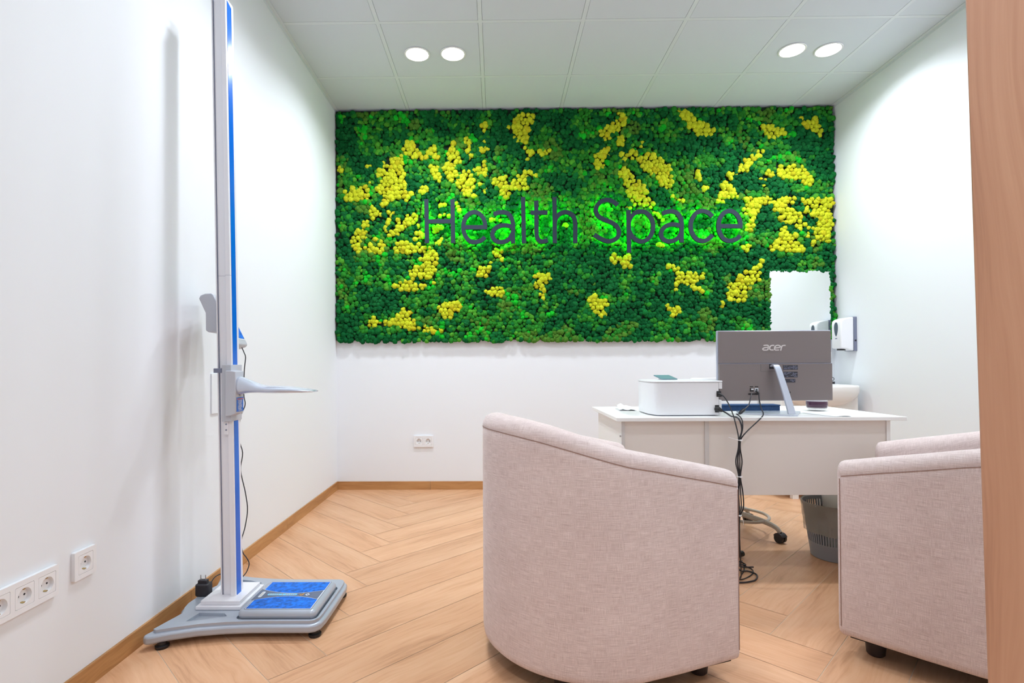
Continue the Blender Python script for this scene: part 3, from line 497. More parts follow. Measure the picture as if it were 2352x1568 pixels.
# herringbone floor of 0.2 x 1.2 m wood-look tiles, laid at 45 degrees
def clip_poly(poly, x0, x1, y0, y1):
    def cut(p, inside, inter):
        o = []
        for i in range(len(p)):
            a, b = p[i-1], p[i]
            if inside(b):
                if not inside(a): o.append(inter(a, b))
                o.append(b)
            elif inside(a): o.append(inter(a, b))
        return o
    def ix(x): return lambda a, b: tuple(a[k]+(b[k]-a[k])*(x-a[0])/(b[0]-a[0]) for k in range(len(a)))
    def iy(y): return lambda a, b: tuple(a[k]+(b[k]-a[k])*(y-a[1])/(b[1]-a[1]) for k in range(len(a)))
    for ins, it in ((lambda p: p[0] >= x0, ix(x0)), (lambda p: p[0] <= x1, ix(x1)), (lambda p: p[1] >= y0, iy(y0)), (lambda p: p[1] <= y1, iy(y1))):
        poly = cut(poly, ins, it)
        if not poly: return []
    return poly
def build_floor():
    W, LN = 0.2, 6; g = .0011; q = 1/sqrt(2); rnd = random.Random(3)
    V, F, UV, TONE = [], [], [], []
    fy0 = -1.4
    def plank(u0, u1, v0, v1, along_u):
        u0 += g; u1 -= g; v0 += g; v1 -= g
        ou, ov = rnd.uniform(0, 40), rnd.uniform(0, 40); t = rnd.uniform(.93, 1.05); wr = rnd.uniform(.985, 1.015)
        pts = []
        for u, v in ((u0, v0), (u1, v0), (u1, v1), (u0, v1)):
            x, y = (u-v)*q, (u+v)*q
            a, b = (u-u0, v-v0) if along_u else (v-v0, u-u0)
            pts.append((x, y, a+ou, b+ov))
        p = clip_poly(pts, ROOM_L-.02, ROOM_R+.02, fy0, ROOM_B+.02)
        if len(p) < 3: return
        i = len(V); V.extend([(a[0], a[1], 0) for a in p]); F.append(tuple(range(i, i+len(p))))
        UV.extend([(a[2], a[3]) for a in p]); TONE.extend([(t*wr, t, t/wr, 1)]*len(p))
    for k in range(-30, 45):
        v0 = .09+W*k
        for m in range(-4, 5):
            u0 = v0-.815+2*LN*W*m
            plank(u0, u0+LN*W, v0, v0+W, True)
    for c in range(-30, 45):
        u0 = .09-.815+W*c                       # column c starts where row c starts
        for m in range(-4, 5):
            k0 = c-2*LN+1+2*LN*m
            plank(u0, u0+W, .09+W*k0, .09+W*(k0+LN), False)
    me = bpy.data.meshes.new('floor'); me.from_pydata(V, [], F)
    ul = me.uv_layers.new(name='UVMap'); at = me.color_attributes.new('tone', 'FLOAT_COLOR', 'POINT')
    for lp in me.loops: ul.data[lp.index].uv = UV[lp.vertex_index]
    for i, c in enumerate(TONE): at.data[i].color = c
    me.materials.append(MT['floor'])
    o = bpy.data.objects.new('floor', me); COL.objects.link(o); tag(o, kind='structure')
    b = Mb().box(ROOM_L-.12, ROOM_R+.12, fy0, ROOM_B+.12, -.06, -.0012)
    b.build('grout', MT['grout'], o)
build_floor()

T = .12
fy0, fy1 = .33, ROOM_F
struct('wall_left', Mb().box(ROOM_L-T, ROOM_L, -.1, ROOM_B+T, 0, ROOM_H+.15), MT['wall'], smooth=0)
struct('wall_right', Mb().box(ROOM_R, ROOM_R+T, fy0, ROOM_B+T, 0, ROOM_H+.15), MT['wall'], smooth=0)
struct('wall_back', Mb().box(ROOM_L, ROOM_R, ROOM_B, ROOM_B+T, 0, ROOM_H+.15), MT['wall'], smooth=0)
DX0, DX1, DH = -.52, .425, 2.08              # the doorway the photograph is taken from
fw = Mb(); fw.box(ROOM_L, DX0, fy0, fy1, 0, ROOM_H+.15); fw.box(DX1, ROOM_R, fy0, fy1, 0, ROOM_H+.15); fw.box(DX0, DX1, fy0, fy1, DH, ROOM_H+.15)
struct('wall_front', fw, MT['wall'], smooth=0)

# door lining of oak veneer: its right jamb fills the right edge of the photograph
def jamb_piece(name, x0, x1, y0, y1, z0, z1, lean, parent):
    mb = Mb().box(x0, x1, y0, y1, z0, z1)
    mb.v = [(x-lean*(z-.95), y, z) for x, y, z in mb.v]
    uv = [(v[2], v[1]*1.0+v[0]*1.3+3) for v in mb.v]
    return mb.build(name, MT['jamb'], parent, bevel=.003, uv=uv)
d = thing('door_1', None, None, (.0, .39, 0)); tag(d, kind='structure')
for nm, a in (('jamb', (.3965, .4245, .21, .448, 0, 2.05, .0176)), ('jamb', (-.52, -.492, .21, .448, 0, 2.05, 0)), ('lintel', (-.52, .40, .21, .448, 2.05, 2.078, 0))):
    jamb_piece(nm, *a, d)

# suspended ceiling of 0.6 m tiles on a metal grid
X0, Y0 = -.6865-.6, 3.107-.6*6
tiles = Mb(); grid = Mb(); hb = .012; gap = .0016
xs = [X0+.6*k for k in range(0, 8)]; ys = [Y0+.6*k for k in range(0, 9)]
holes = {}
for lx in LAMP_COLS:
    for ly, _ in LAMP_ROWS: holes[(round(lx, 2), round(ly, 2))] = [lx-.115, lx+.115]
for i in range(len(xs)-1):
    for j in range(len(ys)-1):
        a, b = max(xs[i]+hb+gap, ROOM_L+.02), min(xs[i+1]-hb-gap, ROOM_R-.02); c, e = max(ys[j]+hb+gap, fy0), min(ys[j+1]-hb-gap, ROOM_B-.002)
        if b-a < .01 or e-c < .01: continue
        key = (round((xs[i]+xs[i+1])/2, 2), round((ys[j]+ys[j+1])/2, 2))
        hs = [circle(hx, key[1]+.02, .07, 32) for hx in holes.get(key, [])]
        tiles.prism([(a, c), (b, c), (b, e), (a, e)], ROOM_H, ROOM_H+.015, 'z', hs)
for x in xs[1:]:
    if x < ROOM_R: grid.box(x-hb, x+hb, fy0, ROOM_B, ROOM_H-.001, ROOM_H+.03)
for j, y in enumerate(ys):
    if fy0 < y < ROOM_B:
        for i in range(len(xs)-1):
            a, b = max(xs[i]+hb, ROOM_L), min(xs[i+1]-hb, ROOM_R)
            if b-a > .01: grid.box(a, b, y-hb, y+hb, ROOM_H-.0005, ROOM_H+.03)
ce = struct('ceiling', Mb().box(ROOM_L, ROOM_R, fy0, ROOM_B, ROOM_H+.09, ROOM_H+.13), MT['void'], smooth=0)
tiles.build('ceiling_tile', MT['ceil'], ce, smooth=0); grid.build('ceiling_grid', MT['grid'], ce, smooth=0)
for n, b in (('trim_1', (ROOM_L, ROOM_L+.022, fy1, ROOM_B)), ('trim_2', (ROOM_R-.022, ROOM_R, fy1, ROOM_B))):
    mb = Mb().box(b[0], b[1], b[2], b[3], ROOM_H-.0045, ROOM_H-.001)
    sx = b[0] if n == 'trim_1' else b[1]-.002
    mb.box(sx, sx+.002, b[2], b[3], ROOM_H-.018, ROOM_H-.003)
    struct(n, mb, MT['grid'], smooth=0)

# wood-look skirting tiles
def skirting(name, p0, p1, nrm):
    mb = Mb(); uv = []; rnd = random.Random(name); v0 = Vector(p0); v1 = Vector(p1); L = (v1-v0).length; t = (v1-v0)/L; n = Vector(nrm)
    s = 0; first = rnd.uniform(.5, .75)
    while s < L-1e-4:
        e = min(L, s+(first if s == 0 else 1.0)); a = v0+t*(s+.0008); b = v0+t*(e-.0008)
        i = len(mb.v); th = .009; h = .064
        for z in (0, h):
            for q in (a, b, b+n*th, a+n*th): mb.v.append((q.x, q.y, z))
        mb.f += [tuple(i+k for k in q) for q in ((3,2,1,0),(4,5,6,7),(0,1,5,4),(1,2,6,5),(2,3,7,6),(3,0,4,7))]
        o = rnd.uniform(0, 30); o2 = rnd.uniform(0, 30)
        for z in (0, h):
            for q, k in ((s, 0), (e, 0), (e, th), (s, th)): uv.append((q+o, z+k+o2))
        s = e
    struct(name, mb, MT['base'], uv=uv, smooth=0)
skirting('baseboard_left', (ROOM_L, .46), (ROOM_L, ROOM_B-.01), (1, 0))
skirting('baseboard_back', (ROOM_L, ROOM_B), (ROOM_R, ROOM_B), (0, -1))
skirting('baseboard_right', (ROOM_R, .46), (ROOM_R, ROOM_B-.01), (-1, 0))
skirting('baseboard_front', (DX1+.01, ROOM_F), (ROOM_R-.01, ROOM_F), (0, 1))

# recessed downlights, two to a tile
LAMP_LABELS = {
 (0, 0, 0): 'round ceiling downlight over the left of the moss wall, outer one of two',
 (0, 0, 1): 'round ceiling downlight over the left of the moss wall, inner one of two',
 (0, 1, 0): 'round ceiling downlight over the right of the moss wall, inner one of two',
 (0, 1, 1): 'round ceiling downlight over the moss wall, nearest to the right wall'}
def downlight(x, y, watts, label):
    r = thing('ceiling_downlight', label, 'ceiling light', (x, y, ROOM_H), 0, 'recessed ceiling downlights')
    Mb().lathe([(.078, -.0006), (.083, -.003), (.080, -.006), (.072, -.006), (.068, .002), (.068, .012), (.0795, .012)], (x, y, ROOM_H), 40, False).build('trim_ring', MT['white'], r)
    Mb().lathe([(.0675, .004), (.0675, .007)], (x, y, ROOM_H), 40).build('diffuser', MT['lamp'], r)
    ld = bpy.data.lights.new('lamp', 'AREA'); ld.shape = 'DISK'; ld.size = .13; ld.energy = watts; ld.color = LAMP_COLOUR; ld.spread = radians(150)
    lo = bpy.data.objects.new('lamp', ld); COL.objects.link(lo); lo.parent = r; lo.location = (0, 0, -.008); 
for ri, (ly, wt) in enumerate(LAMP_ROWS):
    for ci, lx in enumerate(LAMP_COLS):
        for pi_, dx in enumerate((-.115, .115)):
            lab = LAMP_LABELS.get((ri, ci, pi_)) or 'round recessed downlight in the ceiling nearer the door than the moss wall'
            downlight(lx+dx, ly+.02, wt[ci], lab)
# the corridor outside the door: its ceiling and an added, unseen fill lamp
struct('ceiling_corridor', Mb().prism([(-1.3, -1.4), (1.4, -1.4), (1.4, .33), (-1.3, .33)], 2.46, 2.5, 'z', [circle(-.12, -.42, .142, 40)]), MT['ceil'], smooth=0)
hl = thing('corridor_fill', 'added round fill light, unseen, in the corridor outside the open door', 'ceiling light', (-.12, -.42, 2.46))
Mb().lathe([(.141, .0), (.146, -.003), (.142, -.008), (.128, -.008), (.126, .004), (.141, .012)], (-.12, -.42, 2.46), 40, False).build('trim_ring', MT['white'], hl)
Mb().lathe([(.126, .003), (.126, .006)], (-.12, -.42, 2.46), 40).build('diffuser', MT['lamp'], hl)
ld = bpy.data.lights.new('lamp', 'AREA'); ld.shape = 'DISK'; ld.size = .25; ld.energy = HALL_FILL; ld.color = (.95, .96, 1.0)
lo = bpy.data.objects.new('lamp', ld); COL.objects.link(lo); lo.parent = hl; lo.location = (0, 0, -.010)
# ================================================================== the moss wall and its sign
def pip(x, z, poly):
    c = False; n = len(poly)
    for i in range(n):
        x1, z1 = poly[i-1]; x2, z2 = poly[i]
        if (z1 > z) != (z2 > z) and x < (x2-x1)*(z-z1)/(z2-z1)+x1: c = not c
    return c
def lump_variants(nv=10):
    out = []
    for k in range(nv):
        bm = bmesh.new(); bmesh.ops.create_icosphere(bm, subdivisions=3, radius=1)
        rnd = random.Random(100+k); off = Vector((rnd.uniform(-9, 9), rnd.uniform(-9, 9), rnd.uniform(-9, 9)))
        for v in bm.verts:
            d = v.co.normalized()
            a = abs(noise.noise(d*1.5+off)); b = abs(noise.noise(d*3.1+off*2)); c = noise.noise(d*6.5+off)
            v.co = d*(.80+.42*a+.24*b+.07*c)
        bmesh.ops.delete(bm, geom=[v for v in bm.verts if v.co.y > .35], context='VERTS')
        bm.verts.ensure_lookup_table(); bm.verts.index_update()
        V = np.array([v.co[:] for v in bm.verts]); F = np.array([[v.index for v in f.verts] for f in bm.faces]); bm.free()
        out.append((V, F))
    return out
LUMPS = lump_variants()
def moss_mesh(name, pts, parent, label=None):
    """pts: (x, y, z, radius, colour)"""
    r0 = ORG[parent.name]; VS, FS, CS = [], [], []; base = 0; rs = np.random.RandomState(abs(hash(name)) % 1000 if False else len(pts))
    for x, y, z, r, c in pts:
        V, F = LUMPS[rs.randint(len(LUMPS))]
        a = rs.uniform(0, 2*pi); ca, sa = cos(a), sin(a)
        sx, sz = rs.uniform(.88, 1.2), rs.uniform(.85, 1.1)
        X = V[:, 0]*sx; Z = V[:, 2]*sz; Y = V[:, 1]*.85
        t = rs.uniform(-.35, .35); ct, st = cos(t), sin(t)
        Y, Z = Y*ct-Z*st, Y*st+Z*ct
        P = np.stack([(X*ca-Z*sa)*r+x-r0.x, Y*r+y-r0.y, (X*sa+Z*ca)*r+z-r0.z], 1)
        VS.append(P); FS.append(F+base); base += len(P); CS.append(np.tile(np.array(c), (len(P), 1)))
    V = np.concatenate(VS); F = np.concatenate(FS); Cc = np.concatenate(CS)
    me = bpy.data.meshes.new(name); me.vertices.add(len(V)); me.vertices.foreach_set('co', V.ravel().astype(np.float32))
    me.loops.add(F.size); me.loops.foreach_set('vertex_index', F.ravel().astype(np.int32))
    me.polygons.add(len(F)); me.polygons.foreach_set('loop_start', np.arange(0, F.size, 3, dtype=np.int32))
    me.update(calc_edges=True); me.validate()
    at = me.color_attributes.new('tint', 'FLOAT_COLOR', 'POINT'); at.data.foreach_set('color', Cc.ravel().astype(np.float32))
    me.polygons.foreach_set('use_smooth', [True]*len(F)); me.materials.append(MT['moss'])
    o = bpy.data.objects.new(name, me); COL.objects.link(o); o.parent = parent
    if label: o['label'] = label
    return o
def build_moss():
    x0, x1, z0, z1 = ROOM_L+.004, 2.622, 1.168, ROOM_H-.008
    mx0, mx1, mz1 = 2.100, 2.562, 1.680                     # cut-out for the mirror
    yb = ROOM_B-.022
    r = thing('moss_wall_panel', 'wall-wide panel of preserved green and yellow moss on the back wall', 'moss wall', (.68, ROOM_B, 1.16))
    b = Mb().prism([(x0, z0), (mx0-.012, z0), (mx0-.012, mz1+.012), (mx1+.008, mz1+.012), (mx1+.008, z0), (x1, z0), (x1, z1), (x0, z1)], yb, ROOM_B-.001, 'y')
    b.build('backing_board', MT['board'], r, smooth=0)
    rnd = random.Random(11)
    boxes = [(min(p[0] for p in q), max(p[0] for p in q), min(p[1] for p in q), max(p[1] for p in q)) for q in PATCHES]
    def patch_at(x, z):
        for i, q in enumerate(PATCHES):
            bb = boxes[i]
            if bb[0] <= x <= bb[1] and bb[2] <= z <= bb[3] and pip(x, z, q): return i
        return -1
    def free(x, z, m):
        if not (x0+m*.6 < x < x1-m*.3 and z0-.002 < z < z1-m*.7): return False
        return not (mx0-m*.72 < x < mx1+m*.35 and z < mz1+m*.72)
    lin = lambda c: np.array(srgb(*c)[:3])
    G = {'deep': lin((14, 92, 46)), 'dark': lin((22, 112, 52)), 'mid': lin((48, 140, 46)), 'light': lin((84, 164, 50)), 'bright': lin((30, 190, 46)), 'olive': lin((84, 136, 48)), 'pine': lin((24, 104, 52))}
    def green(x, z):
        a = noise.noise(Vector((x*2.1, z*2.6, 3.7))); b = noise.noise(Vector((x*6.5, z*6.5, 9.1))); c = noise.noise(Vector((x*11, z*11, 21.3))); d = noise.noise(Vector((x*4.5, z*5.5, 44.2)))
        v = rnd.random()
        if c > .34 and a+b*.6 > -.05: col = G['bright'] if v < .55 else G['light']
        elif d > .31: col = G['olive'] if v < .65 else G['mid']
        elif b+.5*a > .14: col = G['mid'] if v < .6 else (G['light'] if v < .8 else G['dark'])
        elif b+.6*a < -.16: col = G['deep'] if v < .6 else G['pine']
        else: col = G['dark'] if v < .5 else (G['mid'] if v < .68 else (G['pine'] if v < .86 else G['deep']))
        k = rnd.uniform(.82, 1.18); return tuple(col*k)+(1,)
    pts = []; sp = .0285; row = 0; z = z0
    while z < z1:
        x = x0+(sp/2 if row % 2 else 0)
        while x < x1:
            px, pz = x+rnd.uniform(-.010, .010), z+rnd.uniform(-.009, .009)
            rr = rnd.choice((.0150, .0165, .018, .0195, .021, .024))
            if free(px, pz, rr) and patch_at(px, pz) < 0:
                pts.append((px, yb-rnd.uniform(.006, .022), pz, rr, green(px, pz)))
            x += sp
        z += sp*.866; row += 1
    for k in range(130):                                    # ragged lower edge and the rim of the mirror cut-out
        px = rnd.uniform(x0+.02, mx0-.02); rr = rnd.uniform(.017, .026); pts.append((px, yb-.012, z0-rnd.uniform(-.004, .008), rr, green(px, z0)))
    def rim(n, f):
        for k in range(n):
            px, pz = f(k/(n-1)); rr = rnd.uniform(.011, .017)
            pts.append((px+rnd.uniform(-.006, .006), 4.149+rnd.uniform(-.004, .006), pz+rnd.uniform(-.006, .006), rr, green(px, pz)))
    rim(44, lambda t: (mx0-.002, z0+(mz1-z0)*t)); rim(40, lambda t: (mx0-.016, z0+(mz1-z0)*t)); rim(30, lambda t: (mx0+(mx1-mx0)*t, mz1+.004)); rim(34, lambda t: (mx1+.010, z0+(mz1-z0)*t))
    moss_mesh('green_moss', pts, r)
    for q in PATCHES:
        bx0, bx1, bz0, bz1 = min(p[0] for p in q), max(p[0] for p in q), min(p[1] for p in q), max(p[1] for p in q)
        pl = []; sp2 = .034; z = bz0-sp2*.3; row = 0
        def ycol():
            k = rnd.uniform(.9, 1.08); c = lin((212, 218, 46)) if rnd.random() < .85 else lin((208, 200, 40))
            return tuple(c*k)+(1,)
        while z < bz1+.01:
            x = bx0-sp2*.3+(sp2/2 if row % 2 else 0)
            while x < bx1+.01:
                px, pz = x+rnd.uniform(-.008, .008), z+rnd.uniform(-.007, .007)
                rr = rnd.choice((.017, .019, .021, .024))
                if pip(px, pz, q) and free(px, pz, rr): pl.append((px, yb-rnd.uniform(.016, .026), pz, rr, ycol()))
                x += sp2
            z += sp2*.866; row += 1
        n = len(q); step = max(1, n//max(3, n))
        for i in range(n):                                  # follow the traced outline closely
            a, b2 = q[i-1], q[i]; cx = sum(p[0] for p in q)/n; cz = sum(p[1] for p in q)/n
            mx_, mz_ = (a[0]+b2[0])/2, (a[1]+b2[1])/2
            dx, dz = cx-mx_, cz-mz_; L = math.hypot(dx, dz) or 1
            px, pz = mx_+dx/L*min(.012, L*.5), mz_+dz/L*min(.012, L*.5)
            if pip(px, pz, q) and free(px, pz, .016) and all((px-p[0])**2+(pz-p[2])**2 > .022**2 for p in pl):
                pl.append((px, yb-rnd.uniform(.014, .022), pz, rnd.uniform(.013, .017), ycol()))
        if not pl:
            cx = sum(p[0] for p in q)/n; cz = sum(p[1] for p in q)/n
            pl.append((cx, yb-.018, cz, min(.022, max(.012, (bx1-bx0)*.55)), ycol()))
        moss_mesh('yellow_moss', pl, r, 'yellow moss clump')
build_moss()

# letters of the sign, each cut from dark sheet and lit green from behind
SIGN = 'Health Space'
LETTER_LABELS = {
 0: 'dark grey capital letter H opening the backlit sign on the moss wall',
 1: 'dark grey letter e right after the capital H of the backlit sign',
 2: 'dark grey letter a in the middle of the word Health on the moss wall',
 3: 'dark grey straight letter l between a and t of the word Health',
 4: 'dark grey crossed letter t in the word Health on the moss wall',
 5: 'dark grey letter h closing the word Health on the moss wall',
 6: 'dark grey capital letter S opening the word Space on the moss wall',
 7: 'dark grey letter p with its stem hanging below the word Space',
 8: 'dark grey letter a between p and c of the word Space',
 9: 'dark grey letter c in the word Space on the moss wall',
 10: 'dark grey letter e closing the word Space, last of the sign'}
def build_sign():
    yf = ROOM_B-.105
    for i, (ch, strokes) in enumerate(LETTERS):
        paths = [(k, [Vector(p) for p in (catmull([(a[0], a[1], 0) for a in pts], 7) if k == 'S' else [Vector((a[0], a[1], 0)) for a in pts])]) for k, pts in strokes]
        allp = [p for _, q in paths for p in q]
        cx = (min(p.x for p in allp)+max(p.x for p in allp))/2; zb = min(p.y for p in allp)
        r = thing('sign_letter', LETTER_LABELS[i], 'letter', (cx, ROOM_B-.06, zb), 0, 'backlit letters of the sign')
        face = Mb(); led = Mb(); pins = Mb()
        for j, (k, q) in enumerate(paths):
            pp = [(p.x, p.y) for p in q]; e_ = .0007*j
            face.stroke(pp, .0322, yf+e_, yf+.015+e_); 
            a0, a1 = Vector(pp[0]), Vector(pp[1]); b0, b1 = Vector(pp[-1]), Vector(pp[-2])
            pl = list(pp); pl[0] = tuple(a0+(a1-a0).normalized()*min(.012, (a1-a0).length*.7)); pl[-1] = tuple(b0+(b1-b0).normalized()*min(.012, (b1-b0).length*.7))
            led.stroke(pl, .020, yf+.0172+e_, yf+.022)
        face.build('letter_face', MT['letter'], r, smooth=20); led.build('led_strip', MT['led'], r, 'glowing green strip', smooth=20)
        for e in (paths[0][1][len(paths[0][1])//5], paths[-1][1][-1-len(paths[-1][1])//5]): pins.cyl((e.x, yf+.024, e.y), (e.x, ROOM_B-.02, e.y), .004, 8)
        pins.build_split('standoff_pin', MT['steel'], r)
build_sign()

# mirror let into the moss, on a thick board flush with the moss tops
def build_mirror():
    yp = MIRROR_Y
    r = thing('wall_mirror', 'frameless mirror let into the right end of the moss wall, reflecting the white dispenser', 'mirror', (2.345, ROOM_B-.02, 1.02))
    Mb().box(2.102, 2.566, yp, yp+.004, 1.04, 1.684).build('mirror_glass', MT['mirror'], r, smooth=0)
    Mb().box(2.100, 2.574, yp+.0042, ROOM_B-.0005, 1.020, 1.676).build('mirror_board', MT['white'], r, smooth=0)
MIRROR_Y = 4.142
build_mirror()
# ================================================================== tub armchairs (modelled facing +x)
def make_armchair(label):
    r = thing('tub_armchair', label, 'armchair', (0, 0, 0), 0, None, local=True)
    R, TH, FR = .36, .105, .325
    HA = [-.37, -.355, -.33, -.281, -.225, -.119, -.058, .011, .11, .228, .33]
    HZ = [.768, .767, .762, .750, .733, .700, .683, .670, .647, .621, .597]
    hs = lambda a: float(np.interp(a, HA, HZ))
    st = []                                              # (x, y, inward normal, height key, run)
    n1 = 14; s = 0
    for i in range(n1):
        a = FR*(1-i/n1); k = max(0, (a-.109))*.045
        st.append((a, -R+k, (0, 1), a, s)); s += FR/n1
    n2 = 56
    for i in range(n2+1):
        t = radians(-90-180*i/n2)
        st.append((R*cos(t), R*sin(t), (-cos(t), -sin(t)), R*cos(t), s)); s += pi*R/n2
    for i in range(1, n1+1):
        a = FR*i/n1; k = max(0, (a-.109))*.045
        st.append((a, R-k, (0, -1), a, s)); s += FR/n1
    def section(h, e=0.0):
        return [(.010+e, .070+e), (.002+e, .078+e), (e, .095+e), (e, .20), (e, .40), (e, h-.03), (e, h-.006), (.0022+e, h), (e, h+.006), (.003+e, h+.020), (.012+e, h+.036), (.030, h+.045-e*.6), (.052, h+.047-e*.6), (.074, h+.043-e*.6), (TH-.012-e, h+.028), (TH-e, h+.006), (TH-e, h-.05), (TH-e, .42), (TH-e, .30), (TH-e, .072+e)]
    rings = []; uv = []
    def ring(x, y, n, h, run, e=0.0, dx=0.0):
        sec = section(h, e); rings.append([(x+dx+n[0]*o, y+n[1]*o, z) for o, z in sec]); L = 0; p = None
        for o, z in sec:
            if p: L += math.hypot(o-p[0], z-p[1])
            p = (o, z); uv.append((run+dx, L))
    x, y, n, a, s0 = st[0]
    ring(x, y, n, hs(a)-.006, s0-.012, .013, .013); ring(x, y, n, hs(a)-.002, s0-.006, .005, .009)
    for x, y, n, a, s_ in st: ring(x, y, n, hs(a), s_)
    x, y, n, a, s1 = st[-1]
    ring(x, y, n, hs(a)-.002, s1+.006, .005, .009); ring(x, y, n, hs(a)-.006, s1+.012, .013, .013)
    Mb().loft(rings).build('tub_shell', MT['fab'], r, smooth=50, uv=uv)
    out = Mb().tube([(x+n[0]*.0006, y+n[1]*.0006, hs(a)) for x, y, n, a, _ in st], .0013, 5)
    for sg in (-1, 1): out.tube([(FR+.004, sg*(R-.0105), z) for z in (.10, .3, .5, .59)], .0012, 5)
    out.build_split('piping', MT['thread'], r, 'dark stitched seam', smooth=0)
    def dshape(w, xf, n=24):
        return [(xf, -w), (xf, w)]+[(w*cos(radians(90+180*i/n)), w*sin(radians(90+180*i/n))) for i in range(n+1)]
    cu = Mb().prism(dshape(R-TH-.004, .335), .315, .455)
    cu.build('seat_cushion', MT['fab'], r, bevel=.035, seg=4, smooth=50, uv=[(v[0], v[1]+v[2]) for v in cu.v])
    ap = Mb().prism(dshape(R-TH-.002, .318), .074, .312)
    ap.build('seat_base', MT['fab'], r, bevel=.008, smooth=40, uv=[(v[1], v[2]+v[0]) for v in ap.v])
    Mb().prism([(FR-.02, -R+.02), (FR-.02, R-.02)]+[((R-.02)*cos(radians(90+180*i/24)), (R-.02)*sin(radians(90+180*i/24))) for i in range(25)], .066, .0735).build('underside', MT['under'], r, smooth=0)
    for fx, fy in ((.25, -.26), (.25, .26), (-.19, -.19), (-.19, .19)):
        Mb().lathe([(.022, 0), (.027, .006), (.031, .045), (.032, .067)], (fx, fy, 0), 20).build('foot', MT['foot'], r)
    return r
ch = make_armchair('beige woven tub armchair standing in the middle of the floor, curved back to the door')
ch.location = (.31, 1.876, 0); ch.rotation_euler = (0, 0, radians(20.3))
c2 = copy_tree(ch); c2.location = (1.626, 1.829, 0); c2.rotation_euler = (0, 0, radians(135))
c2['label'] = 'beige woven tub armchair by the right door jamb, partly hidden, facing the desk'
ch['group'] = c2['group'] = 'pair of beige tub armchairs'

# ================================================================== desk
def build_desk():
    x0, x1, y0, y1, zt = .525, 1.787, 2.36, 2.976, .74
    r = thing('office_desk', 'white office desk with overhanging top and cream front panel', 'desk', (1.15, 2.67, 0))
    Mb().box(x0, x1, y0, y1, zt-.016, zt).build('desk_top', MT['melamine'], r, bevel=.0012)
    Mb().box(.552, .568, 2.392, 2.93, .02, zt-.0165).build('side_panel', MT['melamine'], r, bevel=.0008)
    Mb().box(1.722, 1.738, 2.392, 2.93, .02, zt-.0165).build('side_panel', MT['melamine'], r, bevel=.0008)
    Mb().box(.5685, 1.7215, 2.398, 2.414, .392, zt-.0165).build('modesty_panel', MT['melamine2'], r, 'cream front panel', bevel=.0008)
    Mb().box(.5525, .5675, 2.3905, 2.3918, .02, zt-.017).build('edge_strip', MT['edge'], r, 'pale grey edge band')
    Mb().box(.921, .939, 2.3905, 2.3975, .392, zt-.017).build('edge_strip', MT['edge'], r, 'pale grey edge band')
    for x in (.560, 1.730):
        for y in (2.43, 2.89): Mb().cyl((x, y, 0), (x, y, .0195), .012).build('desk_foot', MT['dgrey'], r)
    Mb().box(.57, .93, 2.416, 2.90, .06, zt-.0165).build('drawer_pedestal', MT['melamine'], r, bevel=.001)
    Mb().cyl((.5515, 2.398, .655), (.5452, 2.398, .655), .004, 12).build('screw_cap', MT['steel'], r)
build_desk()

# ================================================================== printer
def build_printer():
    r = thing('laser_printer', 'white laser printer with rounded front on the left end of the desk', 'printer', (.85, 2.56, .7405))
    yb = 2.43
    out = [(.742, yb), (1.000, yb), (1.000, 2.70), (.735, 2.70), (.712, 2.69), (.700, 2.66), (.697, 2.58), (.700, 2.50), (.712, 2.452), (.725, 2.436)]
    b = Mb().prism(out, .7445, .8905); b.build('printer_body', MT['white'], r, bevel=.002, smooth=40)
    rc = Mb()
    rc.box(1.0005, 1.016, yb, 2.70, .862, .8905); rc.box(1.0005, 1.013, yb, 2.70, .7445, .812); rc.box(1.0005, 1.004, yb+.02, 2.70, .8125, .8615)
    rc.build_split('rear_cover', MT['white'], r, bevel=.002)
    lid = inset(out[:], -.003) if area2(out) > 0 else out
    lid = [(max(.695, x) if x < .9 else 1.017, y) for x, y in lid]
    Mb().prism(lid, .8912, .8985).build('top_lid', MT['white'], r, bevel=.003, smooth=40)
    Mb().prism(inset(out, .012), .7402, .7443).build('base_plinth', MT['dgrey'], r)
    Mb().box(.990, 1.0105, yb-.0006, yb+.001, .826, .852).build('usb_port', MT['rubber'], r, 'black usb port')
    p = Mb().box(.982, 1.0005, yb-.0008, yb+.001, .756, .789); p.build('power_inlet', MT['rubber'], r, 'black power inlet')
    fl = Mb()
    a, b_, c, d_ = Vector((.797, 2.60, .8988)), Vector((.872, 2.60, .8988)), Vector((.851, 2.665, .916)), Vector((.776, 2.665, .916))
    nn = (b_-a).cross(d_-a).normalized()*.005
    fl.loft([[a, b_, c, d_], [a+nn, b_+nn, c+nn, d_+nn]]); fl.build('control_panel', MT['teal'], r, 'grey green tilted control panel', bevel=.0008, smooth=0)
    pr = Mb().prism([(2.602, .8986), (2.665, .8986), (2.665, .915)], .80, .845, 'x'); pr.build('panel_hinge', MT['white'], r, smooth=0)
build_printer()

